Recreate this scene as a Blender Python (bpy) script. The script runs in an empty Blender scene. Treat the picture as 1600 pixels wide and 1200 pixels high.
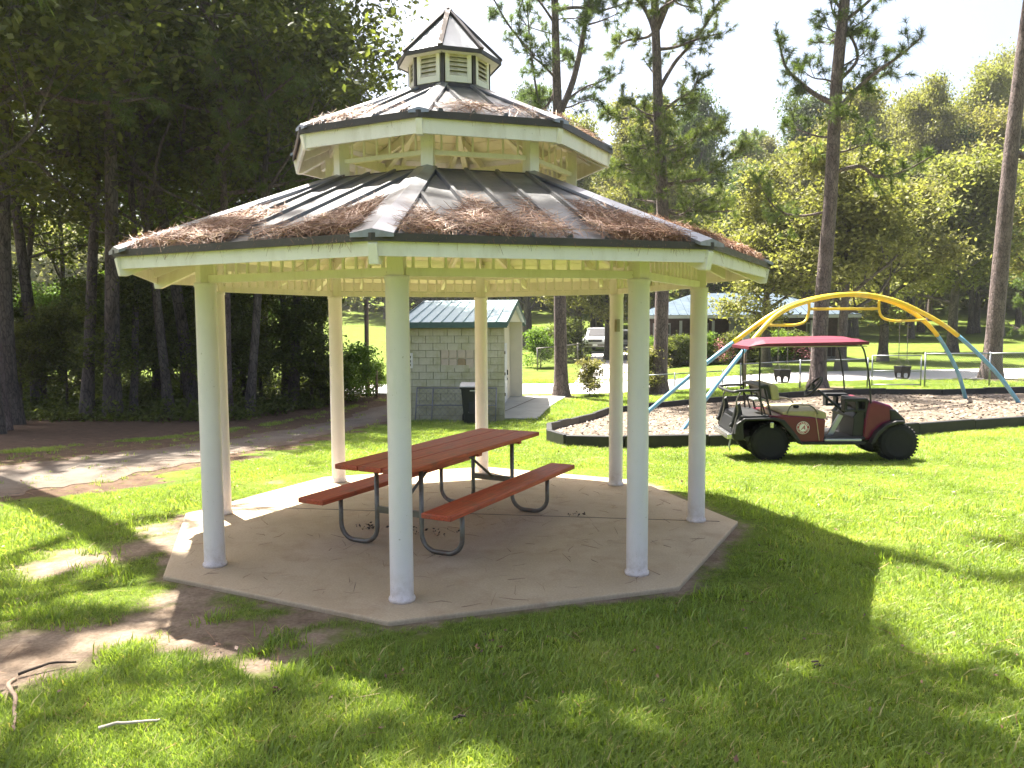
import bpy, math, random
import numpy as np
from mathutils import Vector, Matrix

random.seed(11)
RNG = np.random.default_rng(7)
PI = math.pi
scene = bpy.context.scene
COL = scene.collection

# ------------------------------------------------------------------ camera, sky, sun, exposure
cam_d = bpy.data.cameras.new('camera')
cam = bpy.data.objects.new('camera', cam_d)
COL.objects.link(cam)
scene.camera = cam
CAM = Vector((1.1331, -7.2079, 1.8063))
yaw, pit, rol = -0.0812, -0.0781, -0.0052
F = Vector((math.cos(pit) * math.sin(yaw), math.cos(pit) * math.cos(yaw), math.sin(pit)))
R_ = Vector((math.cos(yaw), -math.sin(yaw), 0))
U_ = R_.cross(F)
Rr = R_ * math.cos(rol) + U_ * math.sin(rol)
Ur = -R_ * math.sin(rol) + U_ * math.cos(rol)
M = Matrix((Rr, Ur, -F)).transposed().to_4x4()
M.translation = CAM
cam.matrix_world = M
cam_d.sensor_width = 36
cam_d.lens = 27.98
cam_d.clip_start = 0.05
cam_d.clip_end = 1500

SUN_EL, SUN_AZ = math.radians(65), math.radians(-42)     # azimuth clockwise from +Y
world = bpy.data.worlds.new('World')
scene.world = world
world.use_nodes = True
wn = world.node_tree
bg = wn.nodes['Background']
sky = wn.nodes.new('ShaderNodeTexSky')
sky.sky_type = 'NISHITA'
sky.sun_disc = False
sky.sun_elevation = SUN_EL
sky.sun_rotation = SUN_AZ
sky.air_density = 1.0
sky.dust_density = 6.0
sky.ozone_density = 1.0
wn.links.new(sky.outputs[0], bg.inputs[0])
bg.inputs[1].default_value = 0.062
sd = bpy.data.lights.new('sun', 'SUN')
sd.energy = 5.0
sd.angle = math.radians(0.5)
sd.color = (1.0, 0.95, 0.86)
sun = bpy.data.objects.new('sun', sd)
COL.objects.link(sun)
SUNDIR = Vector((0.7162, -0.7955, -2.2955)).normalized()
sun.rotation_euler = SUNDIR.to_track_quat('-Z', 'Y').to_euler()
sun.location = (-10, 10, 30)
vs = scene.view_settings
vs.view_transform = 'Standard'
vs.look = 'None'
vs.exposure = 2.5
vs.gamma = 1
vs.use_curve_mapping = False
scene.cycles.max_bounces = 8
scene.cycles.transparent_max_bounces = 8

# ------------------------------------------------------------------ terrain height
_Y = np.arange(-80, 420, .25)
_K = [(-80, .5), (-20, .0), (3, -.04), (14, -.92), (20, -.98), (27, -.85), (45, -.55), (60, 0.), (80, 1.3), (110, 4), (160, 10), (420, 45)]
_Z = np.interp(_Y, *zip(*_K))
_w = np.hanning(13); _w /= _w.sum()
_Zs = np.convolve(np.pad(_Z, 6, 'edge'), _w, 'valid')


def T(x, y):
    b = np.interp(y, _Y, _Zs)
    s = np.clip((np.asarray(x, float) - 1) / 10, 0, 1); s = s * s * (3 - 2 * s)
    return np.where(b < 0, b * (1 - .6 * s), b)


def Tz(x, y): return float(T(x, y))


# ------------------------------------------------------------------ materials
def new_mat(name):
    m = bpy.data.materials.new(name); m.use_nodes = True
    nt = m.node_tree
    return m, nt, nt.nodes['Principled BSDF']


def N(nt, t, **kw):
    n = nt.nodes.new(t)
    for k, v in kw.items(): setattr(n, k, v)
    return n


def noise(nt, scale, detail=6, rough=.6, coord='Object', stretch=None):
    tc = N(nt, 'ShaderNodeTexCoord')
    src = tc.outputs[coord]
    if coord == 'World':
        pass
    if stretch:
        mp = N(nt, 'ShaderNodeMapping'); mp.inputs['Scale'].default_value = stretch
        nt.links.new(src, mp.inputs[0]); src = mp.outputs[0]
    n = N(nt, 'ShaderNodeTexNoise'); n.inputs['Scale'].default_value = scale
    n.inputs['Detail'].default_value = detail; n.inputs['Roughness'].default_value = rough
    nt.links.new(src, n.inputs['Vector'])
    return n.outputs['Fac']


def wnoise(nt, scale, detail=6, rough=.6):
    g = N(nt, 'ShaderNodeNewGeometry')
    n = N(nt, 'ShaderNodeTexNoise'); n.inputs['Scale'].default_value = scale
    n.inputs['Detail'].default_value = detail; n.inputs['Roughness'].default_value = rough
    nt.links.new(g.outputs['Position'], n.inputs['Vector'])
    return n.outputs['Fac']


def ramp(nt, fac, stops):
    r = N(nt, 'ShaderNodeValToRGB')
    el = r.color_ramp.elements
    while len(el) < len(stops): el.new(.5)
    for e, (p, c) in zip(el, stops):
        e.position = p; e.color = (c[0], c[1], c[2], 1) if not isinstance(c, (int, float)) else (c, c, c, 1)
    nt.links.new(fac, r.inputs[0])
    return r.outputs[0]


def mixc(nt, fac, a, b, blend='MIX'):
    m = N(nt, 'ShaderNodeMix', data_type='RGBA', blend_type=blend)
    for i, v in ((0, fac), (6, a), (7, b)):
        if isinstance(v, (int, float)): m.inputs[i].default_value = v
        elif isinstance(v, (tuple, list)): m.inputs[i].default_value = (*v[:3], 1)
        else: nt.links.new(v, m.inputs[i])
    return m.outputs[2]


def bump(nt, bs, h, strength=.3, dist=.01):
    b = N(nt, 'ShaderNodeBump'); b.inputs['Strength'].default_value = strength; b.inputs['Distance'].default_value = dist
    nt.links.new(h, b.inputs['Height']); nt.links.new(b.outputs[0], bs.inputs['Normal'])


def simple(name, col, rough=.6, metal=0, var=.15, scale=8, bmp=0, bscale=40, spec=None, dirt=None, dirtscale=2.5):
    m, nt, bs = new_mat(name)
    f = noise(nt, scale)
    lo = tuple(c * (1 - var) for c in col); hi = tuple(min(1, c * (1 + var)) for c in col)
    c = ramp(nt, f, [(.3, lo), (.7, hi)])
    if dirt:
        df = ramp(nt, noise(nt, dirtscale, 8, .7), [(.50, 0.), (.72, 1.)])
        c = mixc(nt, df, c, dirt)
    nt.links.new(c, bs.inputs['Base Color'])
    bs.inputs['Roughness'].default_value = rough; bs.inputs['Metallic'].default_value = metal
    if spec is not None: bs.inputs['Specular IOR Level'].default_value = spec
    if bmp: bump(nt, bs, noise(nt, bscale), bmp)
    return m


def leafy(name, dark, light, trans=.35, scale=.35, wn_scale=3.0, rough=.5, yellow=None):
    """foliage: colour varies over clumps and from leaf to leaf; light passes through"""
    m, nt, bs = new_mat(name)
    oi = N(nt, 'ShaderNodeObjectInfo')
    f1 = wnoise(nt, wn_scale, 3)
    c = ramp(nt, f1, [(.3, dark), (.7, light)])
    at = N(nt, 'ShaderNodeAttribute', attribute_name='rnd')
    v = N(nt, 'ShaderNodeMapRange'); v.inputs[3].default_value = .72; v.inputs[4].default_value = 1.3
    nt.links.new(at.outputs['Fac'], v.inputs[0])
    hs = N(nt, 'ShaderNodeHueSaturation')
    hv = N(nt, 'ShaderNodeMapRange'); hv.inputs[3].default_value = .485; hv.inputs[4].default_value = .515
    nt.links.new(oi.outputs['Random'], hv.inputs[0]); nt.links.new(hv.outputs[0], hs.inputs['Hue'])
    nt.links.new(v.outputs[0], hs.inputs['Value']); nt.links.new(c, hs.inputs['Color'])
    col = hs.outputs[0]
    nt.links.new(col, bs.inputs['Base Color']); bs.inputs['Roughness'].default_value = rough
    bs.inputs['Specular IOR Level'].default_value = .12
    tr = N(nt, 'ShaderNodeBsdfTranslucent')
    tc = mixc(nt, 1.0, col, yellow or (1.2, 1.3, .55), 'MULTIPLY')
    nt.links.new(tc, tr.inputs[0])
    mx = N(nt, 'ShaderNodeMixShader'); mx.inputs[0].default_value = trans
    out = nt.nodes['Material Output']
    nt.links.new(bs.outputs[0], mx.inputs[1]); nt.links.new(tr.outputs[0], mx.inputs[2]); nt.links.new(mx.outputs[0], out.inputs[0])
    return m


def bark_mat(name, a, b):
    m, nt, bs = new_mat(name)
    tc = N(nt, 'ShaderNodeTexCoord'); mp = N(nt, 'ShaderNodeMapping'); mp.inputs['Scale'].default_value = (1, 1, .33)
    nt.links.new(tc.outputs['Object'], mp.inputs[0])
    vo = N(nt, 'ShaderNodeTexVoronoi', feature='DISTANCE_TO_EDGE'); vo.inputs['Scale'].default_value = 16
    nz = N(nt, 'ShaderNodeTexNoise'); nz.inputs['Scale'].default_value = 7; nz.inputs['Detail'].default_value = 6
    nt.links.new(mp.outputs[0], nz.inputs['Vector'])
    ad = N(nt, 'ShaderNodeVectorMath', operation='ADD'); nt.links.new(mp.outputs[0], ad.inputs[0])
    sc = N(nt, 'ShaderNodeVectorMath', operation='SCALE'); sc.inputs['Scale'].default_value = .12
    nt.links.new(nz.outputs['Color'], sc.inputs[0]); nt.links.new(sc.outputs[0], ad.inputs[1]); nt.links.new(ad.outputs[0], vo.inputs['Vector'])
    c1 = ramp(nt, nz.outputs['Fac'], [(.35, a), (.7, b)])
    e = ramp(nt, vo.outputs['Distance'], [(.0, .35), (.12, 1.)])
    c = mixc(nt, 1., c1, e, 'MULTIPLY')
    nt.links.new(c, bs.inputs['Base Color']); bs.inputs['Roughness'].default_value = .9
    h = ramp(nt, vo.outputs['Distance'], [(0, 0.), (.2, 1.)])
    bump(nt, bs, h, .6, .02)
    return m


MAT = {}
# white paint with faint drips and grime
def paint(name, col, grime, amt=(.55, .8)):
    m, nt, bs = new_mat(name)
    c = ramp(nt, noise(nt, 3, 5), [(.3, tuple(x * .93 for x in col)), (.7, col)])
    d = ramp(nt, noise(nt, 5, 8, .7, stretch=(1.5, 1.5, .35)), [(amt[0], 0.), (amt[1], .7)])
    c = mixc(nt, d, c, grime)
    sp = ramp(nt, noise(nt, 60, 3, .5), [(.70, 0.), (.76, .6)])
    c = mixc(nt, sp, c, (.30, .24, .17))
    tc = N(nt, 'ShaderNodeTexCoord'); sx = N(nt, 'ShaderNodeSeparateXYZ'); nt.links.new(tc.outputs['Object'], sx.inputs[0])
    mr = N(nt, 'ShaderNodeMapRange'); mr.inputs[1].default_value = .01; mr.inputs[2].default_value = .22; mr.inputs[3].default_value = 1; mr.inputs[4].default_value = 0
    nt.links.new(sx.outputs[2], mr.inputs[0])
    ml = N(nt, 'ShaderNodeMath', operation='MULTIPLY'); nt.links.new(mr.outputs[0], ml.inputs[0])
    nt.links.new(ramp(nt, noise(nt, 14, 8, .75), [(.40, 0.), (.7, .75)]), ml.inputs[1])
    c = mixc(nt, ml.outputs[0], c, (.36, .27, .18))
    nt.links.new(c, bs.inputs['Base Color']); bs.inputs['Roughness'].default_value = .42
    bump(nt, bs, noise(nt, 30, 4), .08, .004)
    return m
MAT['column'] = paint('white_column_paint', (.80, .735, .735), (.60, .60, .52), (.55, .85))
MAT['trim'] = paint('cream_trim_paint', (.84, .775, .70), (.56, .48, .36), (.5, .8))
MAT['ceiling'] = paint('cream_board_paint', (.84, .77, .64), (.56, .47, .32), (.5, .8))


def metal_roof():
    m, nt, bs = new_mat('bronze_metal_roof')
    c = ramp(nt, noise(nt, 2.2, 8, .65), [(.3, (.085, .085, .09)), (.62, (.155, .155, .16)), (.8, (.22, .21, .20))])
    st = ramp(nt, noise(nt, 30, 5, .7), [(.45, 0.), (.8, .5)])
    c = mixc(nt, st, c, (.23, .21, .195))
    nt.links.new(c, bs.inputs['Base Color']); bs.inputs['Metallic'].default_value = .55
    r = ramp(nt, noise(nt, 4, 5), [(.3, .30), (.7, .52)])
    nt.links.new(r, bs.inputs['Roughness'])
    bump(nt, bs, noise(nt, 1.6, 2), .15, .02)
    return m
MAT['roof'] = metal_roof()
MAT['hip'] = simple('weathered_flashing', (.30, .30, .32), .36, .75, .2, 3, dirt=(.16, .13, .11))
MAT['bronze'] = simple('bronze_trim', (.065, .052, .046), .45, .3, .2, 5)
MAT['cupola_metal'] = simple('bright_metal', (.42, .43, .45), .42, .35, .12, 3)


def needle_mat(name, a, b, c3):
    m, nt, bs = new_mat(name)
    at = N(nt, 'ShaderNodeAttribute', attribute_name='rnd')
    c = ramp(nt, at.outputs['Fac'], [(0, a), (.55, b), (1, c3)])
    nt.links.new(c, bs.inputs['Base Color']); bs.inputs['Roughness'].default_value = .55
    return m
MAT['straw'] = needle_mat('dry_pine_needles', (.09, .034, .018), (.28, .135, .070), (.52, .34, .19))
MAT['old_straw'] = needle_mat('old_brown_needles', (.05, .025, .015), (.14, .065, .035), (.24, .13, .075))
MAT['chips'] = needle_mat('wood_chips', (.07, .048, .033), (.15, .113, .080), (.28, .225, .17))


def concrete(name, a, b, stain, scale=1.3):
    m, nt, bs = new_mat(name)
    c = ramp(nt, wnoise(nt, scale, 9, .65), [(.3, a), (.7, b)])
    s = ramp(nt, wnoise(nt, 2.4, 6, .7), [(.52, 0.), (.75, .55)])
    c = mixc(nt, s, c, stain)
    sp = ramp(nt, wnoise(nt, 70, 3, .5), [(.4, .86), (.65, 1.)])
    c = mixc(nt, 1., c, sp, 'MULTIPLY')
    nt.links.new(c, bs.inputs['Base Color']); bs.inputs['Roughness'].default_value = .85
    bump(nt, bs, wnoise(nt, 90, 4), .15, .004)
    return m
MAT['pad'] = concrete('pad_concrete', (.38, .29, .19), (.50, .395, .275), (.27, .17, .095))
MAT['road'] = concrete('road_concrete', (.42, .40, .40), (.55, .53, .52), (.36, .33, .31), .6)
MAT['walk'] = concrete('walk_concrete', (.33, .32, .29), (.42, .41, .37), (.24, .23, .19))
MAT['path'] = concrete('dirt_path', (.085, .066, .051), (.185, .15, .115), (.06, .042, .03), .7)
def path_mat():
    m = MAT['path']; nt = m.node_tree; bs = nt.nodes['Principled BSDF']
    src = bs.inputs['Base Color'].links[0].from_socket
    at = N(nt, 'ShaderNodeAttribute', attribute_name='edge')
    ad = N(nt, 'ShaderNodeMath', operation='ADD'); nt.links.new(at.outputs['Fac'], ad.inputs[0])
    mr = N(nt, 'ShaderNodeMapRange'); mr.inputs[3].default_value = -.85; mr.inputs[4].default_value = .85
    nt.links.new(wnoise(nt, 1.6, 9, .75), mr.inputs[0]); nt.links.new(mr.outputs[0], ad.inputs[1])
    k = ramp(nt, ad.outputs[0], [(.28, 1.), (.75, 0.)])
    li = ramp(nt, wnoise(nt, 9, 9, .8), [(.3, (.045, .032, .022)), (.55, (.12, .082, .055)), (.8, (.22, .17, .12))])
    c = mixc(nt, k, src, li)
    lf = ramp(nt, wnoise(nt, 26, 6, .85), [(.58, 0.), (.66, .85)])
    c = mixc(nt, lf, c, (.085, .055, .035))
    nt.links.new(c, bs.inputs['Base Color']); bump(nt, bs, wnoise(nt, 16, 8, .75), .5, .04)
path_mat()
MAT['joint'] = simple('joint_dark', (.10, .08, .06), .9)


def ground_mat():
    m, nt, bs = new_mat('lawn_soil')
    at = N(nt, 'ShaderNodeAttribute', attribute_name='soil')
    lt = N(nt, 'ShaderNodeAttribute', attribute_name='litter')
    g = ramp(nt, wnoise(nt, 1.1, 9, .7), [(.3, (.065, .10, .016)), (.55, (.115, .155, .024)), (.75, (.18, .205, .04))])
    f = ramp(nt, wnoise(nt, 22, 6, .75), [(.3, .55), (.7, 1.25)])
    g = mixc(nt, 1., g, f, 'MULTIPLY')
    so = ramp(nt, wnoise(nt, 3, 9, .7), [(.3, (.13, .09, .062)), (.55, (.25, .19, .14)), (.8, (.36, .29, .22))])
    k = ramp(nt, wnoise(nt, 40, 5, .7), [(.35, .7), (.6, 1.05)])
    so = mixc(nt, 1., so, k, 'MULTIPLY')
    li = ramp(nt, wnoise(nt, 6, 9, .75), [(.3, (.05, .032, .022)), (.6, (.13, .085, .058)), (.8, (.22, .16, .11))])
    sf = N(nt, 'ShaderNodeMath', operation='ADD'); nt.links.new(at.outputs['Fac'], sf.inputs[0])
    nn = N(nt, 'ShaderNodeMapRange'); nn.inputs[3].default_value = -.55; nn.inputs[4].default_value = .55
    nt.links.new(wnoise(nt, 9, 6, .7), nn.inputs[0]); nt.links.new(nn.outputs[0], sf.inputs[1])
    s2 = ramp(nt, sf.outputs[0], [(.30, 0.), (.75, 1.)])
    c = mixc(nt, s2, g, so)
    lf = N(nt, 'ShaderNodeMath', operation='ADD'); nt.links.new(lt.outputs['Fac'], lf.inputs[0]); nt.links.new(nn.outputs[0], lf.inputs[1])
    l2 = ramp(nt, lf.outputs[0], [(.4, 0.), (.6, 1.)])
    c = mixc(nt, l2, c, li)
    nt.links.new(c, bs.inputs['Base Color']); bs.inputs['Roughness'].default_value = .95
    bs.inputs['Specular IOR Level'].default_value = .1
    bump(nt, bs, wnoise(nt, 14, 8, .75), .6, .05)
    return m
MAT['ground'] = ground_mat()


def grass_mat():
    m, nt, bs = new_mat('grass_blades')
    c = ramp(nt, wnoise(nt, .9, 6, .6), [(.3, (.118, .178, .032)), (.55, (.215, .285, .060)), (.8, (.33, .37, .10))])
    oi = N(nt, 'ShaderNodeObjectInfo')
    at = N(nt, 'ShaderNodeAttribute', attribute_name='rnd')
    v = N(nt, 'ShaderNodeMapRange'); v.inputs[3].default_value = .7; v.inputs[4].default_value = 1.35
    nt.links.new(at.outputs['Fac'], v.inputs[0])
    dry = ramp(nt, at.outputs['Fac'], [(.90, 0.), (.93, .8)])
    c = mixc(nt, dry, c, (.30, .25, .13))
    c = mixc(nt, 1., c, v.outputs[0], 'MULTIPLY')
    nt.links.new(c, bs.inputs['Base Color']); bs.inputs['Roughness'].default_value = .42
    bs.inputs['Specular IOR Level'].default_value = .35
    tr = N(nt, 'ShaderNodeBsdfTranslucent')
    nt.links.new(mixc(nt, 1., c, (1.7, 1.75, .7), 'MULTIPLY'), tr.inputs[0])
    mx = N(nt, 'ShaderNodeMixShader'); mx.inputs[0].default_value = .42
    nt.links.new(bs.outputs[0], mx.inputs[1]); nt.links.new(tr.outputs[0], mx.inputs[2])
    nt.links.new(mx.outputs[0], nt.nodes['Material Output'].inputs[0])
    return m
MAT['grass'] = grass_mat()
MAT['pine_bark'] = bark_mat('pine_bark', (.10, .070, .064), (.20, .15, .138))
MAT['wood_bark'] = bark_mat('hardwood_bark', (.075, .06, .052), (.15, .125, .105))
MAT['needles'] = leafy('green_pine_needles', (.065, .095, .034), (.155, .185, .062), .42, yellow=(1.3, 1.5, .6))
MAT['oak_leaf'] = leafy('olive_leaves', (.125, .130, .050), (.255, .240, .098), .46)
MAT['pale_leaf'] = leafy('pale_olive_leaves', (.13, .14, .075), (.24, .23, .12), .45)
MAT['deep_leaf'] = leafy('deep_green_leaves', (.055, .085, .040), (.11, .14, .06), .35)
MAT['shade_leaf'] = leafy('shade_tone_leaves', (.055, .070, .026), (.150, .165, .050), .50)  # shade of the left wood is put into this darker leaf colour
MAT['sunlit_leaf'] = leafy('sunlit_tone_leaves', (.085, .15, .025), (.17, .24, .05), .45)  # sunlight put into the leaf colour: lighter copy for lit foliage
MAT['straw_leaf'] = leafy('tan_leaves', (.14, .12, .05), (.25, .24, .10), .35)
MAT['pink_leaf'] = leafy('pink_blossom', (.45, .12, .16), (.6, .25, .28), .2, yellow=(1.2, 1, 1))


def wood_red():
    m, nt, bs = new_mat('red_stained_plank')
    n1 = noise(nt, 9, 8, .65, stretch=(9, .5, 9))
    c = ramp(nt, n1, [(.3, (.26, .040, .02)), (.55, (.50, .085, .036)), (.75, (.60, .16, .075))])
    w = ramp(nt, noise(nt, 5, 8, .7), [(.52, 0.), (.7, .7)])
    c = mixc(nt, w, c, (.17, .085, .06))
    nt.links.new(c, bs.inputs['Base Color']); bs.inputs['Roughness'].default_value = .5
    bump(nt, bs, n1, .25, .004)
    return m
MAT['plank'] = wood_red()
MAT['steel'] = simple('galvanised_tube', (.17, .16, .145), .45, .55, .25, 12, dirt=(.13, .09, .06), dirtscale=8)
MAT['galv'] = simple('galvanised_fence', (.24, .25, .26), .4, .6, .15, 9)
MAT['yellow'] = simple('yellow_paint', (.72, .50, .02), .38, 0, .1, 4, dirt=(.55, .40, .12))
MAT['blue'] = simple('faded_blue_paint', (.12, .31, .42), .45, 0, .15, 4, dirt=(.26, .36, .46))
MAT['black'] = simple('black_plastic', (.008, .008, .009), .5, 0, .3, 10)
MAT['rubber'] = simple('tyre_rubber', (.0085, .008, .008), .8, 0, .3, 20, bmp=.3)
MAT['timber'] = simple('black_border_plastic', (.009, .0085, .009), .6, 0, .4, 6, dirt=(.028, .024, .02))
MAT['chrome'] = simple('bright_steel', (.5, .5, .5), .25, .9, .1)
MAT['post_wood'] = simple('weathered_post', (.20, .14, .10), .9, 0, .3, 9, bmp=.4)
MAT['stick'] = simple('bleached_stick', (.42, .37, .31), .85, 0, .3, 9, bmp=.3)
MAT['dark_debris'] = simple('dark_debris', (.045, .032, .024), .9, 0, .4, 20)
MAT['meterbox'] = simple('khaki_box', (.24, .21, .13), .6, 0, .2, 20)


# ------------------------------------------------------------------ mesh helpers
class MB:
    def __init__(s): s.v = []; s.f = []; s.n = 0
    def add(s, vs, fs):
        vs = [tuple(map(float, p)) for p in vs]
        s.f += [tuple(i + s.n for i in f) for f in fs]; s.v += vs; s.n += len(vs); return s
    def box(s, c, d, rz=0, M=None):
        x, y, z = d[0] / 2, d[1] / 2, d[2] / 2
        P = [Vector((a * x, b * y, e * z)) for a, b, e in ((-1, -1, -1), (1, -1, -1), (1, 1, -1), (-1, 1, -1), (-1, -1, 1), (1, -1, 1), (1, 1, 1), (-1, 1, 1))]
        if M is None: M = Matrix.Rotation(rz, 3, 'Z')
        return s.add([M @ p + Vector(c) for p in P], [(0, 3, 2, 1), (4, 5, 6, 7), (0, 1, 5, 4), (1, 2, 6, 5), (2, 3, 7, 6), (3, 0, 4, 7)])
    def bar(s, a, b, w, h, up=(0, 0, 1)):
        a, b = Vector(a), Vector(b); d = b - a; L = d.length; d.normalize()
        side = d.cross(Vector(up)).normalized(); u = side.cross(d)
        Mx = Matrix((d, side, u)).transposed()
        return s.box((a + b) / 2, (L, w, h), M=Mx)
    def tube(s, pts, r, n=8, cap=True):
        pts = [Vector(p) for p in pts]; rs = r if isinstance(r, (list, tuple)) else [r] * len(pts)
        V = []; Fs = []; prev = None
        for i, p in enumerate(pts):
            d = (pts[min(i + 1, len(pts) - 1)] - pts[max(i - 1, 0)]).normalized()
            if prev is None:
                a = Vector((0, 0, 1)) if abs(d.z) < .9 else Vector((1, 0, 0)); u = d.cross(a).normalized()
            else:
                u = (prev - d * prev.dot(d)).normalized()
            w = d.cross(u); prev = u
            for k in range(n):
                t = 2 * PI * k / n; V.append(p + (u * math.cos(t) + w * math.sin(t)) * rs[i])
        for i in range(len(pts) - 1):
            for k in range(n):
                a = i * n + k; b = i * n + (k + 1) % n; Fs.append((a, b, b + n, a + n))
        if cap: Fs.append(tuple(range(n))[::-1]); Fs.append(tuple((len(pts) - 1) * n + k for k in range(n)))
        return s.add(V, Fs)
    def lathe(s, prof, n=24, c=(0, 0, 0), axis='Z'):
        V = []; Fs = []
        for r, z in prof:
            for k in range(n):
                t = 2 * PI * k / n; x, y = r * math.cos(t), r * math.sin(t)
                V.append(Vector(c) + (Vector((x, y, z)) if axis == 'Z' else Vector((x, z, y)) if axis == 'Y' else Vector((z, x, y))))
        for i in range(len(prof) - 1):
            for k in range(n):
                a = i * n + k; b = i * n + (k + 1) % n; Fs.append((a, b, b + n, a + n))
        Fs.append(tuple(range(n))[::-1]); Fs.append(tuple((len(prof) - 1) * n + k for k in range(n)))
        return s.add(V, Fs)
    def prism(s, poly, y0, y1, axis='Y'):
        n = len(poly)
        if axis == 'Y': V = [(a, y0, b) for a, b in poly] + [(a, y1, b) for a, b in poly]
        elif axis == 'Z': V = [(a, b, y0) for a, b in poly] + [(a, b, y1) for a, b in poly]
        else: V = [(y0, a, b) for a, b in poly] + [(y1, a, b) for a, b in poly]
        Fs = [tuple(range(n))[::-1], tuple(range(n, 2 * n))] + [(i, (i + 1) % n, (i + 1) % n + n, i + n) for i in range(n)]
        return s.add(V, Fs)
    def mesh(s, name, mat, smooth=False):
        me = bpy.data.meshes.new(name); me.from_pydata(s.v, [], s.f)
        me.update(); me.validate()
        import bmesh
        bm = bmesh.new(); bm.from_mesh(me); bmesh.ops.recalc_face_normals(bm, faces=bm.faces); bm.to_mesh(me); bm.free()
        if mat: me.materials.append(mat)
        if smooth: me.polygons.foreach_set('use_smooth', [True] * len(me.polygons))
        return me
    def build(s, name, mat, parent=None, smooth=False, bevel=0, loc=None, rz=None):
        o = link(name, s.mesh(name, mat, smooth), parent, loc, rz)
        if bevel: bev(o, bevel)
        return o


def bev(o, w):
    b = o.modifiers.new('bevel', 'BEVEL'); b.width = w; b.segments = 2; b.limit_method = 'ANGLE'; b.angle_limit = math.radians(40)
    return o


def link(name, me, parent=None, loc=None, rz=None):
    o = bpy.data.objects.new(name, me); COL.objects.link(o)
    if parent: o.parent = parent
    if loc is not None: o.location = loc
    if rz is not None: o.rotation_euler = (0, 0, rz)
    return o


def tag(o, label=None, cat=None, group=None, kind=None):
    if label: o['label'] = label
    if cat: o['category'] = cat
    if group: o['group'] = group
    if kind: o['kind'] = kind
    return o


def thing(name, label, cat, loc=(0, 0, 0), rz=0, group=None):
    o = bpy.data.objects.new(name, None); COL.objects.link(o)
    o.location = loc; o.rotation_euler = (0, 0, rz); o.empty_display_size = .2
    return tag(o, label, cat, group)


def smooth_angle(o):
    me = o.data; me.polygons.foreach_set('use_smooth', [True] * len(me.polygons))
    return o


def np_mesh(name, V, Fq, mat, rnd=None, smooth=False):
    """fast mesh from numpy: V (n,3), Fq (m,k) all faces of k corners; rnd per-face value stored as attribute"""
    me = bpy.data.meshes.new(name)
    m, k = Fq.shape
    me.vertices.add(len(V)); me.vertices.foreach_set('co', np.ascontiguousarray(V, np.float32).ravel())
    me.loops.add(m * k); me.loops.foreach_set('vertex_index', np.ascontiguousarray(Fq, np.int32).ravel())
    me.polygons.add(m); me.polygons.foreach_set('loop_start', np.arange(0, m * k, k, dtype=np.int32))
    me.polygons.foreach_set('loop_total', np.full(m, k, np.int32))
    if smooth: me.polygons.foreach_set('use_smooth', np.ones(m, bool))
    if rnd is not None:
        a = me.attributes.new('rnd', 'FLOAT', 'FACE'); a.data.foreach_set('value', rnd.astype(np.float32))
    me.update(); me.materials.append(mat)
    return me


def catmull(P, sub=6):
    P = [Vector(p) for p in P]; out = []
    for i in range(len(P) - 1):
        p0, p1, p2, p3 = P[max(i - 1, 0)], P[i], P[i + 1], P[min(i + 2, len(P) - 1)]
        for k in range(sub):
            t = k / sub
            out.append(.5 * ((2 * p1) + (p2 - p0) * t + (2 * p0 - 5 * p1 + 4 * p2 - p3) * t * t + (3 * p1 - p0 - 3 * p2 + p3) * t ** 3))
    out.append(P[-1]); return out


def inpoly(x, y, poly):
    x = np.asarray(x); y = np.asarray(y); c = np.zeros(x.shape, bool); n = len(poly)
    for i in range(n):
        x1, y1 = poly[i]; x2, y2 = poly[(i + 1) % n]
        cond = ((y1 > y) != (y2 > y)) & (x < (x2 - x1) * (y - y1) / ((y2 - y1) if y2 != y1 else 1e-9) + x1)
        c ^= cond
    return c


# ================================================================== THE SETTING
PATH_NEAR = [(-4.0, 22.6), (-3.95, 18.5), (-3.75, 13.5), (-3.6, 8.5), (-3.4, 5.0), (-3.6, 2.2), (-4.2, 1.0), (-4.9, .2), (-6.6, -1.6), (-9.5, -5), (-12, -9)]
PATH_FAR = [(-6.0, 22.6), (-6.4, 18.0), (-6.9, 14.5), (-6.9, 10.5), (-6.9, 8.0), (-7.3, 5.8), (-7.6, 4.0), (-8.4, 2.2), (-10.2, -.6), (-13.5, -4), (-16, -8)]
PN, PF = catmull([(a, b, 0) for a, b in PATH_NEAR], 8), catmull([(a, b, 0) for a, b in PATH_FAR], 8)
PATH_POLY = [(p.x, p.y) for p in PN] + [(p.x, p.y) for p in reversed(PF)]
LITTER_POLY = [(-5.6, 22.6), (-6.4, 18.0), (-6.9, 14.5), (-6.9, 8.0), (-7.6, 4.0), (-8.6, 2.0), (-13, -4), (-60, -10), (-60, 45), (-18, 27), (-9, 23)]
ROAD_NEAR = [(-30, 24.5), (-12, 22.8), (-3, 22.6), (4, 22.8), (8, 22.0), (17, 23.2), (40, 27), (90, 36)]
ROAD_FAR = [(-30, 29), (-12, 26.8), (-3, 26.6), (4, 26.8), (8.8, 26.4), (20, 28.8), (43, 33), (92, 42)]
RN, RF = catmull([(a, b, 0) for a, b in ROAD_NEAR], 8), catmull([(a, b, 0) for a, b in ROAD_FAR], 8)
ROAD_POLY = [(p.x, p.y) for p in RN] + [(p.x, p.y) for p in reversed(RF)]
DRIVE_N = [(1.0, 26.5), (1.2, 30), (1.4, 36), (2.0, 43), (2.2, 50)]
DRIVE_F = [(4.2, 26.6), (4.3, 30), (4.6, 36), (5.0, 43), (5.4, 50)]
WALK_POLY = [(-1.35, 14.95), (0.04, 15.0), (0.31, 19.0), (0.76, 21.9), (-1.35, 21.9)]
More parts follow.
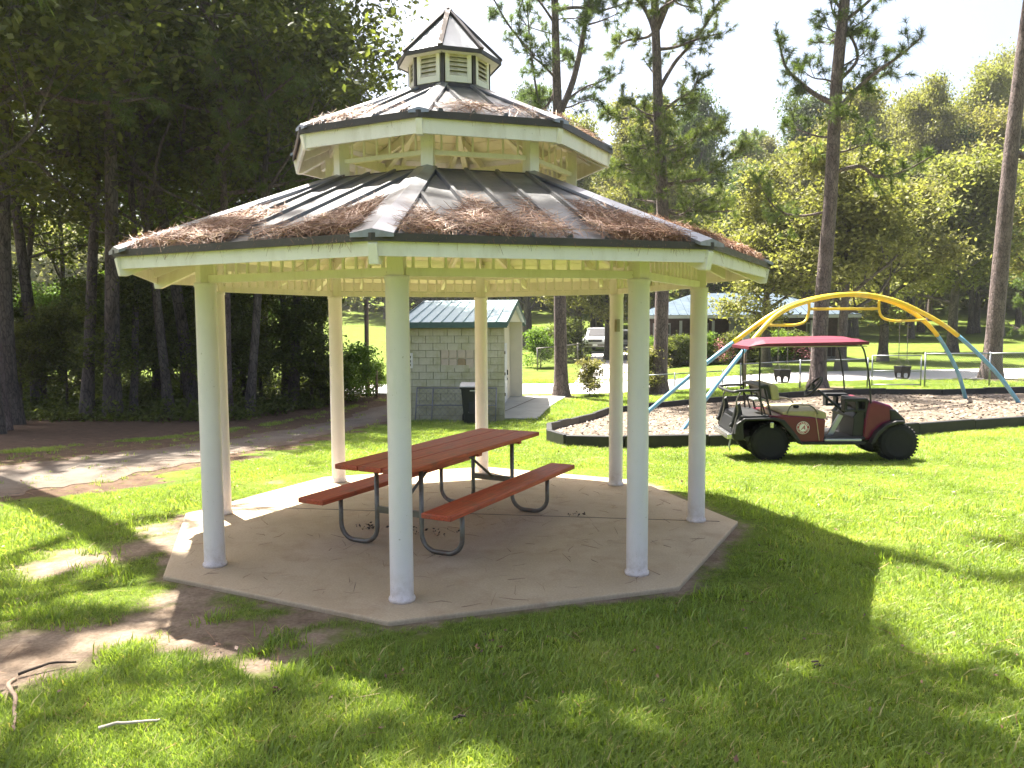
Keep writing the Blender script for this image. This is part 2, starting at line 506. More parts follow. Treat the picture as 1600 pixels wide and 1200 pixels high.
MULCH = [(.54, 9.92), (.64, 7.18), (.97, 5.85), (1.9, 5.62), (3.25, 5.75), (5.2, 6.5), (7.12, 7.25), (9.49, 8.3), (12.5, 9.9), (17, 12.5), (21, 15.5),
         (21, 19.0), (17.5, 17.9), (14.17, 17.0), (11.5, 16.3), (8.67, 16.9), (5.03, 17.4), (3.4, 17.0), (2.09, 16.1), (1.15, 13.2)]
SLAB_R = 2.5893
SANG0 = [-PI / 2 + PI / 8 + PI / 4 * i for i in range(8)]
OCT = [(math.cos(-PI / 2 + PI / 4 * i), math.sin(-PI / 2 + PI / 4 * i)) for i in range(8)]
SHED = (-3.62, 14.55, -.85, 21.9)
SOIL = [(-1.98, -3.26, .45), (-1.75, -2.95, .38), (-1.45, -2.72, .34), (-1.1, -2.78, .30), (-.8, -2.82, .26), (-2.5, -3.5, .5), (-3.1, -3.6, .5),
        (-2.82, -1.47, .34), (-2.35, -1.05, .30), (-2.7, -.4, .2), (-1.5, -2.35, .3), (-.6, -3.3, .14), (-.35, -3.1, .12), (-.7, -2.6, .22), (-.25, -2.78, .16), (.3, -2.75, .1),
        
        (-2.7, .9, .14), (-2.4, 1.6, .12), (-3.9, 3.4, .5), (-4.1, 7.5, .5), (-3.6, 6.0, .35), (9.3, 19.6, .7), (16.3, 23.0, 1.0), (4.2, 21.8, .5), (.6, 21.9, .5)]


def soilf(x, y):
    x = np.asarray(x, float); y = np.asarray(y, float); s = np.zeros_like(x)
    X0, Y0 = x, y
    x, y = x + .09 * np.sin(6.3 * y + 1) + .05 * np.sin(15 * y + 2 * x) + .03 * np.sin(31 * x + 11 * y), y + .08 * np.sin(7.1 * x + 2) + .05 * np.sin(17 * x - 3 * y) + .03 * np.sin(29 * y - 13 * x)
    ap_ = np.max([X0 * math.cos(a) + Y0 * math.sin(a) for a in SANG0], axis=0) - SLAB_R * math.cos(PI / 8)
    rim = np.clip(1 - ap_ / np.where(X0 > 1.5, .26, .16), 0, 1) * (.85 + .25 * np.sin(9 * X0 + 5 * Y0))
    s = np.where((ap_ > -.3) & (ap_ < .4), np.maximum(s, rim), s)
    for a, b, r in SOIL: s = np.maximum(s, np.exp(-((x - a) ** 2 + (y - b) ** 2) / (r * r) * .7))
    return s


def litterf(x, y):
    if True:
        w = .25 * np.sin(3 * np.asarray(y) + 1) + .12 * np.sin(9 * np.asarray(y) + np.asarray(x))
        return (inpoly(x + w, y, LITTER_POLY) | inpoly(x + w, y, PATH_POLY)).astype(float) * (inpoly(x + w, y, LITTER_POLY) * .35 + .65)
    l = inpoly(x, y, LITTER_POLY).astype(float)
    return l


def strip(name, A, B, mat, lift, step=.5, kind='structure', label=None):
    """draped sheet between two border lines, cut fine enough to follow the ground"""
    V = []; Fs = []; n = len(A); m = 8
    for i in range(n):
        for k in range(m + 1):
            p = A[i].lerp(B[i], k / m)
            if name == 'dirt_path' and k in (0, m):
                q = B[i] - A[i]; jj = .10 * math.sin(i * .21) + .07 * math.sin(i * .43 + 1) + .03 * math.sin(i * .95 + k) ; p = p + q.normalized() * jj
            V.append((p.x, p.y, Tz(p.x, p.y) + lift))
    for i in range(n - 1):
        for k in range(m):
            a = i * (m + 1) + k; Fs.append((a, a + 1, a + m + 2, a + m + 1))
    b = MB(); b.add(V, Fs); me = bpy.data.meshes.new(name); me.from_pydata(V, [], Fs)
    at_ = me.attributes.new('edge', 'FLOAT', 'POINT'); at_.data.foreach_set('value', [min(k, m - k) / (m / 2) for i in range(n) for k in range(m + 1)])
    me.materials.append(mat); me.polygons.foreach_set('use_smooth', [True] * len(me.polygons)); me.update()
    if me.polygons[0].normal.z < 0: me.flip_normals()
    o = link(name, me)
    return tag(o, label, kind, kind=kind) if False else tag(o, label, kind=kind)


def build_ground():
    def axis(segs):
        out = []
        for a, b, st in segs: out += list(np.arange(a, b, st))
        out.append(segs[-1][1]); return np.array(out)
    X = axis([(-250, -100, 30), (-100, -30, 5), (-30, -8, 1), (-8, 12, .2), (12, 30, 1), (30, 100, 5), (100, 250, 30)])
    Y = axis([(-60, -12, 4), (-12, -5, .5), (-5, 10, .2), (10, 30, .5), (30, 60, 1.5), (60, 160, 5), (160, 220, 20)])
    gx, gy = np.meshgrid(X, Y); gz = T(gx, gy)
    nx, ny = len(X), len(Y)
    # the bed under the slab and the shed sits a little lower than the grass
    V = np.stack([gx, gy, gz], -1).reshape(-1, 3)
    I = np.arange(nx * ny).reshape(ny, nx)
    Q = np.stack([I[:-1, :-1], I[:-1, 1:], I[1:, 1:], I[1:, :-1]], -1).reshape(-1, 4)
    me = np_mesh('ground', V, Q, MAT['ground'], smooth=True)
    for nm, fn in (('soil', soilf), ('litter', litterf)):
        a = me.attributes.new(nm, 'FLOAT', 'POINT'); a.data.foreach_set('value', fn(gx, gy).ravel().astype(np.float32))
    o = link('ground', me); tag(o, 'sloping lawn with bare sandy patches around the gazebo', kind='structure')
build_ground()

strip('dirt_path', catmull([(a[0] * .88 + b[0] * .12, a[1] * .88 + b[1] * .12, 0) for a, b in zip(PATH_NEAR, PATH_FAR)], 30), catmull([(a[0] * .42 + b[0] * .58, a[1] * .42 + b[1] * .58, 0) for a, b in zip(PATH_NEAR, PATH_FAR)], 30), MAT['path'], .006, label='grey dirt track in front of the dark woods')
strip('road', RN, RF, MAT['road'], .014, label='pale concrete road behind the playground')
strip('driveway', catmull([(a, b, 0) for a, b in DRIVE_N], 6), catmull([(a, b, 0) for a, b in DRIVE_F], 6), MAT['road'], .019, label='concrete drive leading up to the parked cars')


def flat_poly(name, poly, zf, mat, thick=.08, parent=None):
    b = MB(); n = len(poly)
    V = [(x, y, zf(x, y)) for x, y in poly] + [(x, y, zf(x, y) - thick) for x, y in poly]
    b.add(V, [tuple(range(n)), tuple(range(n, 2 * n))[::-1]] + [(i, i + n, (i + 1) % n + n, (i + 1) % n) for i in range(n)])
    return b.build(name, mat, parent)


# mulch bed: fine grid clipped to the polygon outline
def mulch():
    st = .35; V = []; Fs = []
    outl = MULCH
    # triangle fan rows from a dense polygon: use bmesh grid clip by point-in-polygon plus rim
    import bmesh
    bm = bmesh.new()
    vs_ = [bm.verts.new((x, y, 0)) for x, y in outl]
    f = bm.faces.new(vs_)
    for x in np.arange(0, 21, 1.0):
        bmesh.ops.bisect_plane(bm, geom=bm.verts[:] + bm.edges[:] + bm.faces[:], plane_co=(x + .01, 0, 0), plane_no=(1, 0, 0))
    for y in np.arange(5, 20, 1.0):
        bmesh.ops.bisect_plane(bm, geom=bm.verts[:] + bm.edges[:] + bm.faces[:], plane_co=(0, y + .01, 0), plane_no=(0, 1, 0))
    for v in bm.verts: v.co.z = Tz(v.co.x, v.co.y) + .045
    me = bpy.data.meshes.new('mulch_bed'); bm.to_mesh(me); bm.free()
    m, nt, bs = new_mat('wood_mulch')
    c = ramp(nt, wnoise(nt, 5, 9, .8), [(.3, (.095, .068, .046)), (.5, (.155, .118, .082)), (.7, (.24, .19, .14))])
    c = mixc(nt, 1., c, ramp(nt, wnoise(nt, 38, 5, .8), [(.35, .55), (.6, 1.1)]), 'MULTIPLY')
    nt.links.new(c, bs.inputs['Base Color']); bs.inputs['Roughness'].default_value = .95
    bump(nt, bs, wnoise(nt, 25, 8, .8), .8, .05)
    me.materials.append(m)
    o = link('mulch_bed', me); tag(o, 'wood chip surface inside the black playground border', kind='structure')
    # loose chips
    n = 9000; rng = np.random.default_rng(3)
    x = rng.uniform(.6, 13, n * 2); y = rng.uniform(5.7, 17.5, n * 2)
    k = inpoly(x, y, MULCH); x, y = x[k][:n], y[k][:n]; n = len(x)
    L = rng.uniform(.02, .06, n); W = L * rng.uniform(.25, .5, n); a = rng.uniform(0, 2 * PI, n); tl = rng.uniform(-.5, .5, n)
    dx, dy = np.cos(a), np.sin(a); z = T(x, y) + .052
    C = np.stack([x, y, z], 1); U = np.stack([dx, dy, tl], 1) * L[:, None]; Wv = np.stack([-dy, dx, tl * .6], 1) * W[:, None]
    V = np.stack([C - U - Wv, C + U - Wv, C + U + Wv, C - U + Wv], 1).reshape(-1, 3)
    me = np_mesh('wood_chips', V, np.arange(n * 4).reshape(-1, 4), MAT['chips'], rng.random(n))
    tag(link('wood_chips', me), 'loose wood chips strewn over the playground bed', 'wood chips', kind='stuff')
mulch()

# concrete walk by the shed
wk = flat_poly('shed_walkway', WALK_POLY, lambda x, y: Tz(x, y) + .03, MAT['walk'], .12)
tag(wk, 'concrete slab in front of the shed door', kind='structure')
b = MB(); b.bar((-1.33, 15.0, Tz(-1.3, 15) + .034), (-.2, 21.85, Tz(-.2, 21.8) + .034), .03, .004); b.build('joint', MAT['joint'], wk)

# pad of the gazebo with saw-cut joints: eight slabs? two long joints only
pad = bpy.data.objects.new('concrete_pad', None)
b = MB()
r = SLAB_R
V = [(r * c, r * s, .0) for c, s in OCT] + [(r * c, r * s, -.14) for c, s in OCT]
b.add(V, [tuple(range(8)), tuple(range(8, 16))[::-1]] + [(i, i + 8, (i + 1) % 8 + 8, (i + 1) % 8) for i in range(8)])
pad = b.build('concrete_pad', MAT['pad'], bevel=.012)
tag(pad, 'octagonal tan concrete slab under the gazebo', kind='structure')
b = MB()
b.bar((-2.36, .30, .0012), (2.42, -.02, .0012), .010, .003); b.build('joint', MAT['joint'], pad)

# ================================================================== GAZEBO
gz = thing('gazebo', 'white octagonal park gazebo with two tier brown metal roof strewn with pine needles', 'gazebo')
c8, s8 = math.cos(PI / 8), math.sin(PI / 8)
VANG = [-PI / 2 + PI / 4 * i for i in range(8)]           # posts stand at these angles
SANG = [a + PI / 8 for a in VANG]                         # middles of the sides
RC, H = 2.2144, 2.10

shaft = MB().lathe([(.086, 0), (.088, .012), (.086, .022), (.0775, .03), (.0765, .06), (.0755, 1.0), (.0745, 2.065), (.080, 2.07), (.081, 2.098), (.079, 2.1)], 28).mesh('column_shaft', MAT['column'], True)
square = MB().box((0, 0, 2.1 + .19), (.105, .105, .38)).mesh('post_top', MAT['trim'])
for i, a in enumerate(VANG):
    o = link('column', shaft, gz, (RC * math.cos(a), RC * math.sin(a), 0), a)
    q = link('post_top', square, o, (0, 0, 0)); bev(q, .004)
    if i == 3:   # the back right column carries the small box
        m = MB().box((-.055, -.062, 1.76), (.05, .035, .135)).build('outlet_box', MAT['meterbox'], o, bevel=.003)
        m.parent = o
        o2 = m
# frieze between posts
side_len = 2 * RC * s8 - .105
ap = RC * c8
rail_me = MB().box((0, 0, 2.125), (.045, side_len, .055)).mesh('frieze_rail', MAT['trim'])
beam_me = MB().box((0, 0, 2.335), (.05, side_len, .08)).mesh('frieze_beam', MAT['trim'])
bal_me = MB().box((0, 0, 2.2235), (.017, .017, .141)).mesh('baluster', MAT['trim'])
for a in SANG:
    fr = link('frieze', beam_me, gz, (ap * math.cos(a), ap * math.sin(a), 0), a)
    link('rail', rail_me, fr)
    nb = 15
    for k in range(nb):
        link('baluster', bal_me, fr, (0, -side_len / 2 + side_len * (k + .5) / nb, 0))


def tier(prefix, R0, z0, R1, z1, sp, fas_h, cap_w, raft_w, raft_h, drh):
    """one roof tier: underside boards, metal panels with raised ribs, hip caps, drip edge, fascia, hip rafters"""
    a0, a1 = R0 * c8, R1 * c8
    sl = (z1 - z0) / (a1 - a0)
    zz = lambda a: z0 + sl * (a - a0)
    tn = math.tan(PI / 8)
    offs = [];  k = .5
    while k * sp < a1 * tn: offs.append(k * sp); k += 1
    ys = [-a1 * tn] + [-o for o in reversed(offs)] + offs + [a1 * tn]
    panels = []
    for y0, y1 in zip(ys[:-1], ys[1:]):
        ext = .015
        def ina(y): return max(a0, abs(y) / tn)
        pts = [(a1 + ext, y0), (a1 + ext, y1), (ina(y1), y1)]
        if y0 < a0 * tn < y1: pts.append((a0, a0 * tn))
        if y0 < -a0 * tn < y1: pts.append((a0, -a0 * tn))
        pts.append((ina(y0), y0))
        # drop duplicates
        P = []
        for p in pts:
            if not P or (abs(P[-1][0] - p[0]) + abs(P[-1][1] - p[1])) > 1e-5: P.append(p)
        if abs(P[0][0] - P[-1][0]) + abs(P[0][1] - P[-1][1]) < 1e-5: P.pop()
        bb = MB(); n = len(P)
        bb.add([(x, y, zz(x) + .006) for x, y in P] + [(x, y, zz(x)) for x, y in P],
               [tuple(range(n)), tuple(range(n, 2 * n))[::-1]] + [(i, i + n, (i + 1) % n + n, (i + 1) % n) for i in range(n)])
        if y0 > -a1 * tn + 1e-6:
            ai = ina(y0) + (.0 if abs(y0) < a0 * tn else .02); ao = a1 - .03
            w1, w2, h = .022, .012, .030
            V = []
            for x in (ai, ao):
                V += [(x, y0 - w1, zz(x) + .007), (x, y0 - w2, zz(x) + h), (x, y0 + w2, zz(x) + h), (x, y0 + w1, zz(x) + .007)]
            bb.add(V, [(0, 1, 5, 4), (1, 2, 6, 5), (2, 3, 7, 6), (3, 2, 1, 0), (4, 5, 6, 7)])
        panels.append(bb.mesh('roof_panel', MAT['roof']))
    # underside boards running along the eave
    nb = max(3, int((a1 - a0) / .13)); bb = MB(); stp = (a1 - .03 - a0) / nb
    for i in range(nb):
        p, q = a0 + i * stp + .004, a0 + (i + 1) * stp - .004
        V = [(p, -p * tn, zz(p) - .018), (p, p * tn, zz(p) - .018), (q, q * tn, zz(q) - .018), (q, -q * tn, zz(q) - .018)]
        V += [(x, y, z - .015) for x, y, z in V]
        bb.add(V, [(0, 1, 2, 3), (7, 6, 5, 4), (0, 4, 5, 1), (1, 5, 6, 2), (2, 6, 7, 3), (3, 7, 4, 0)])
    under = bb.mesh('ceiling', MAT['ceiling'])
    half = a1 * tn
    drip = MB().prism([(a1 + .016, z1 - drh), (a1 + .026, z1 - drh + .002), (a1 + .026, z1 + .008), (a1 + .016, z1 + .006)], -half - .010, half + .010).mesh('drip_edge', MAT['bronze'])
    fa = MB(); fw = (a1 - .006)
    fa.prism([(fw - .02, z1 - drh - fas_h), (fw, z1 - drh - fas_h), (fw, z1 - .012), (fw - .02, z1 - .006)], -fw * tn + .02, fw * tn - .02)
    fa = fa.mesh('fascia', MAT['trim'])
    # common rafters
    cr = MB()
    for y in (-.19 * a1, .19 * a1):
        p = max(a0, abs(y) / tn + .05)
        cr.add([(x, y + dy, zz(x) - .036 - dz) for x in (p, a1 - .06) for dy in (-.018, .018) for dz in (0, .085)], [(0, 1, 3, 2), (4, 6, 7, 5), (0, 2, 6, 4), (1, 5, 7, 3), (0, 4, 5, 1), (2, 3, 7, 6)])
    cr = cr.mesh('rafter', MAT['trim'])
    # hip pieces, drawn along the corner direction
    zc = lambda r: z0 + (z1 - z0) / (R1 - R0) * (r - R0)
    hr = MB(); w = raft_w / 2
    prof = [(R0 - .05, zc(R0 - .05) - .036), (R1 + .0, zc(R1) - .036), (R1 + .012, zc(R1) - .05), (R1 - .01, zc(R1) - .05 - raft_h), (R1 - .06, zc(R1) - .05 - raft_h), (R0 - .05, zc(R0 - .05) - .036 - raft_h * .8)]
    hr.prism(prof, -w, w); hr = hr.mesh('hip_rafter', MAT['trim'])
    hc = MB(); V = []
    # cap: two wings lying on the two slopes, 12 mm above the panels, with a raised spine
    for r_, k_ in ((R0 + .0, .62), (R1 + .02, 1.)):
        zr = zc(r_); ww = cap_w * k_
        # drop of the slope at a sideways offset ww from the hip
        dz = -sl * 0 + (zr - (z0 + sl * ((r_ * c8 - ww * s8) - a0)) - 0) * 0
        # point on side plane: start at hip, go ww perpendicular to hip in plan
        for sgn in (-1, 1):
            # apothem coordinate of that point in the neighbouring side frame
            ax = r_ * math.cos(PI / 8) + ww * math.sin(PI / 8)
            zp = z0 + sl * (ax - a0)
            V.append((r_, sgn * ww, zp + .012))
        V.append((r_, 0, zr + .040))
        for sgn in (-1, 1): V.append((r_, sgn * ww, z0 + sl * (r_ * c8 + ww * s8 - a0) + .034))
    # order per end: L low, R low, spine, L up, R up
    hc.add(V, [(3, 2, 7, 8), (2, 4, 9, 7), (0, 3, 8, 5), (4, 1, 6, 9), (0, 5, 7, 2)[:0] or (5, 8, 7), (6, 7, 9), (5, 7, 6), (0, 2, 3), (1, 4, 2), (0, 1, 2)])
    hc = hc.mesh('hip_cap', MAT['hip'])
    for a, va in zip(SANG, VANG):
        d = link(prefix, under, gz, rz=a)
        for p in panels: link('roof_panel', p, d)
        link('drip_edge', drip, d); link('fascia', fa, d); link('rafter', cr, d)
        x = link('hip_rafter', hr, d, rz=va - a); bev(x, .004)
        link('hip_cap', hc, d, rz=va - a)


tier('lower_roof', 1.12, 2.965, 2.8029, 2.2955, .25, .080, .125, .055, .115, .038)
tier('upper_roof', .36, 3.80, 1.4222, 3.318, .25, .105, .075, .05, .110, .045)

# upper wall between the roofs
UR = 1.085
up_len = 2 * UR * s8 - .09
post_me = MB().box((0, 0, 3.145), (.095, .095, .40)).mesh('upper_post', MAT['trim'])
head_me = MB().box((0, 0, 3.33), (.05, up_len, .09)).mesh('upper_frieze', MAT['trim'])
urail = MB().box((0, 0, 3.10), (.04, up_len, .034)).mesh('rail', MAT['trim'])
ucurb = MB().box((0, 0, 2.967), (.05, up_len, .03)).mesh('curb', MAT['bronze'])
ubal = MB().box((0, 0, 3.201), (.014, .014, .168)).mesh('baluster', MAT['trim'])
for a, va in zip(SANG, VANG):
    bev(link('upper_post', post_me, gz, (UR * math.cos(va), UR * math.sin(va), 0), va), .004)
    h = link('upper_frieze', head_me, gz, (UR * c8 * math.cos(a), UR * c8 * math.sin(a), 0), a)
    link('rail', urail, h); link('curb', ucurb, h)
    for k in range(6): link('baluster', ubal, h, (0, -up_len / 2 + up_len * (k + .5) / 6, 0))

# cupola
cp = thing('cupola', None, None); cp.name = 'cupola'; cp.parent = gz
WR = .36; wl = 2 * WR * s8
base_me = MB().prism([(WR * c8 - .02, 3.755), (WR * c8 + .022, 3.755), (WR * c8 + .012, 3.835), (WR * c8 - .02, 3.835)], -wl / 2 - .008, wl / 2 + .008).mesh('cupola_base_trim', MAT['bronze'])
fb = MB(); A = WR * c8
for y in (-1, 1): fb.box((A, y * (wl / 2 - .042), 3.975), (.02, .038, .27))
fb.box((A, 0, 4.092), (.02, wl - .122, .036)); fb.box((A, 0, 3.868), (.02, wl - .122, .056))
frame_me = fb.mesh('louver_frame', MAT['trim'])
sb = MB()
slat_me = MB().box((0, 0, 0), (.004, wl - .122, .042), M=Matrix.Rotation(math.radians(-38), 3, 'Y')).mesh('slat', MAT['trim'])
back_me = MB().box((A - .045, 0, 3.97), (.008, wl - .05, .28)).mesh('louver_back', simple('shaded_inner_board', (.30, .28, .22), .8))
ctrim = MB().box((WR - .004, 0, 3.96), (.022, .030, .30)).mesh('corner_trim', MAT['bronze'])
ER, EZ, AZ = .4644, 4.0728, 4.5506
ea = ER * c8; et = ER * s8
pan_me = MB().add([(ea, -et, EZ + .03), (ea, et, EZ + .03), (0, 0, AZ), (ea, -et, EZ + .022), (ea, et, EZ + .022), (0, 0, AZ - .01)], [(0, 1, 2), (5, 4, 3), (0, 3, 4, 1)]).mesh('cupola_panel', MAT['cupola_metal'])
eave_me = MB().prism([(ea - .01, EZ - .004), (ea + .004, EZ - .004), (ea + .004, EZ + .030), (ea - .01, EZ + .030)], -et - .002, et + .002).mesh('eave_trim', MAT['bronze'])
sof_me = MB().add([(A + .011, -A * math.tan(PI / 8), EZ), (A + .011, A * math.tan(PI / 8), EZ), (ea - .011, et - .004, EZ + .002), (ea - .011, -et + .004, EZ + .002),
                   (A + .011, -A * math.tan(PI / 8), EZ + .012), (A + .011, A * math.tan(PI / 8), EZ + .012), (ea - .011, et - .004, EZ + .014), (ea - .011, -et + .004, EZ + .014)],
                  [(0, 1, 2, 3), (7, 6, 5, 4), (0, 4, 5, 1), (2, 6, 7, 3)]).mesh('soffit', MAT['trim'])
d = Vector((-ER, 0, AZ - EZ)).normalized()
cap2 = MB().bar((ER + .006, 0, EZ + .034), (.004, 0, AZ + .012), .042, .022).mesh('hip_cap', MAT['bronze'])
for a, va in zip(SANG, VANG):
    f = link('louver', frame_me, gz, rz=a); bev(f, .003)
    for k in range(5): link('slat', slat_me, f, (A - .004, 0, 3.915 + k * .038))
    link('louver_back', back_me, f); link('base_trim', base_me, f)
    link('corner_trim', ctrim, f, rz=va - a)
    p = link('cupola_panel', pan_me, cp, rz=a)
    link('eave_trim', eave_me, cp, rz=a); link('soffit', sof_me, cp, rz=a)
    link('hip_cap', cap2, cp, rz=va)
MB().lathe([(.03, AZ - .02), (.022, AZ + .012), (.004, AZ + .035)], 8).build('finial', MAT['bronze'], cp)


# pine needles lying on the roofs, pad and lawn
def needles(name, P, Nrm, rng, label, L=(.12, .22), w=.0016, lift=.03, droop=None, mat='straw'):
    """each needle: two bent segments as thin ribbons"""
    n = len(P)
    a = rng.uniform(0, 2 * PI, n)
    t1 = np.cross(Nrm, np.array([0, 0, 1.]) + rng.normal(0, .01, (n, 3))); t1 /= np.linalg.norm(t1, axis=1)[:, None] + 1e-9
    t2 = np.cross(Nrm, t1)
    D = t1 * np.cos(a)[:, None] + t2 * np.sin(a)[:, None] + Nrm * rng.normal(0, .22, n)[:, None]
    D /= np.linalg.norm(D, axis=1)[:, None]
    l = rng.uniform(L[0], L[1], n)[:, None]
    S = np.cross(D, Nrm + rng.normal(0, .5, (n, 3))); S /= np.linalg.norm(S, axis=1)[:, None]
    C = P + Nrm * (rng.random(n)[:, None] * lift)
    B = rng.normal(0, .12, n)[:, None] * l
    A0, A1, A2 = C - D * l / 2, C + np.cross(Nrm, D) * B, C + D * l / 2
    if droop is not None:
        A0 = droop(A0); A2 = droop(A2)
    V = np.stack([A0 - S * w * .5, A0 + S * w * .5, A1 + S * w, A1 - S * w, A2 + S * w * .4, A2 - S * w * .4], 1).reshape(-1, 3)
    I = np.arange(n)[:, None] * 6
    Q = np.concatenate([I + np.array([[0, 1, 2, 3]]), I + np.array([[3, 2, 4, 5]])], 0)
    me = np_mesh(name, V, Q, MAT[mat], np.tile(np.clip(rng.normal(.5, .25, n), 0, 1), 2))
    o = link(name, me); return tag(o, label, 'pine needles', kind='stuff')


def roof_straw(name, label, R0, z0, R1, z1, counts, reach, rng, w, capw):
    a0, a1 = R0 * c8, R1 * c8; sl = (z1 - z0) / (a1 - a0); tn = math.tan(PI / 8)
    PP = []; NN = []
    for a, cnt in zip(SANG, counts):
        # thickness varies along the eave
        ph = rng.uniform(0, 6, 4)
        x = a1 - (a1 - a0) * reach * rng.beta(1.1, 1.7, cnt * 3)
        y = rng.uniform(-1, 1, cnt * 3) * (x * tn)
        v = y / (a1 * tn); vv = np.abs(y) / (x * tn)
        dens = .62 + .28 * np.sin(v * 3 + ph[0]) + .25 * np.sin(v * 7 + ph[1]) + .15 * np.sin(v * 17 + ph[3]) - 1.15 * ((a1 - x) / (a1 - a0) / reach) * (.6 + .4 * np.sin(v * 4 + ph[2]))
        dens -= 1.5 * np.clip((vv * x * tn - (x * tn - capw)) / .06, 0, 1)
        k = rng.random(cnt * 3) < dens; x, y = x[k][:cnt], y[k][:cnt]
        pile = np.clip(1 - (a1 - x) / ((a1 - a0) * reach), .1, 1)
        z = z0 + sl * (x - a0) + .012 + rng.random(len(x)) * .055 * pile
        ca, sa = math.cos(a), math.sin(a)
        PP.append(np.stack([x * ca - y * sa, x * sa + y * ca, z], 1))
        nn = np.array([-sl * ca, -sl * sa, 1.]); nn /= np.linalg.norm(nn)
        NN.append(np.tile(nn, (len(x), 1)))
    P = np.concatenate(PP); Nn = np.concatenate(NN)
    def droop(A):
        # ends past the eave hang down
        ang_ = np.arctan2(A[:, 1], A[:, 0]); k_ = np.round((ang_ - SANG[0]) / (PI / 4)); am = SANG[0] + k_ * PI / 4
        ap_ = A[:, 0] * np.cos(am) + A[:, 1] * np.sin(am)
        over = np.clip(ap_ - (a1 + .02), 0, 1)
        A = A.copy(); A[:, 2] -= over * 1.3
        A[:, 0] -= np.cos(am) * over * .75; A[:, 1] -= np.sin(am) * over * .75
        return A
    return needles(name, P, Nn, rng, label, w=w, lift=.01, droop=droop)


rg = np.random.default_rng(21)
roof_straw('pine_needle_litter', 'brown pine needles heaped along the lower gazebo roof edge', 1.12, 2.965, 2.8029, 2.2955, [6500, 5500, 5000, 4000, 4000, 5000, 6500, 7200], .56, rg, .0019, .15)
roof_straw('pine_needle_litter', 'thin scatter of brown pine needles on the upper gazebo roof', .36, 3.80, 1.4222, 3.318, [420, 380, 260, 200, 200, 260, 420, 480], .42, rg, .0018, .09)
# a few on the pad
n = 420
ra = np.sqrt(rg.random(n)) * 2.35; th = rg.uniform(0, 2 * PI, n)
P = np.stack([ra * np.cos(th), ra * np.sin(th), np.full(n, .003)], 1)
needles('pine_needle_litter', P, np.tile([0, 0, 1.], (n, 1)) + rg.normal(0, .001, (n, 3)), rg, 'single dry pine needles lying on the gazebo slab', L=(.08, .24), w=.0017, lift=.004, mat='old_straw')


# ================================================================== PICNIC TABLE
def picnic_table():
    t = thing('picnic_table', 'picnic table with red stained planks and grey bent tube legs under the gazebo', 'picnic table', (.02, -.33, 0), math.radians(67.5 - 90))
    L = 2.30; zt = .72
    def plank(name, x, w, z, th, y=L):
        o = MB().box((0, 0, 0), (w, y, th)).build(name, MAT['plank'], t, bevel=.008, loc=(x, 0, z - th / 2)); return o
    for x in (-.225, 0, .225): plank('tabletop_plank', x, .217, zt, .04)
    plank('bench_plank', -.585, .255, .42, .042); plank('bench_plank', .585, .255, .42, .042)
    for sy in (-.78, .78):
        for sx in (-1, 1):
            pts = [(sx * .585, sy, .375), (sx * .585, sy, .15)]
            for k in range(1, 7):
                a = k / 6 * PI / 2; pts.append((sx * (.585 - .13 * (1 - math.cos(a))), sy, .15 - .13 * math.sin(a)))
            for k in range(0, 7):
                a = k / 6 * PI / 2; pts.append((sx * (.345 - .13 * math.sin(a)), sy, .02 + .13 * (1 - math.cos(a))))
            pts.append((sx * .215, sy, .675))
            MB().tube(pts, .0195, 10).build('leg', MAT['steel'], t, smooth=True)
            MB().box((sx * .585, sy, .381), (.20, .04, .012)).build('bracket', MAT['steel'], t)
        MB().bar((-.215, sy, .30), (.215, sy, .30), .03, .05).build('crossbar', MAT['steel'], t)
        MB().box((0, sy, .664), (.62, .045, .03)).build('cleat', MAT['plank'], t, bevel=.006)
        MB().tube([(0, sy, .31), (0, sy * .25, .665)], .013, 8).build('brace', MAT['steel'], t, smooth=True)
    MB().box((0, 0, .664), (.62, .07, .03)).build('cleat', MAT['plank'], t, bevel=.006)
picnic_table()


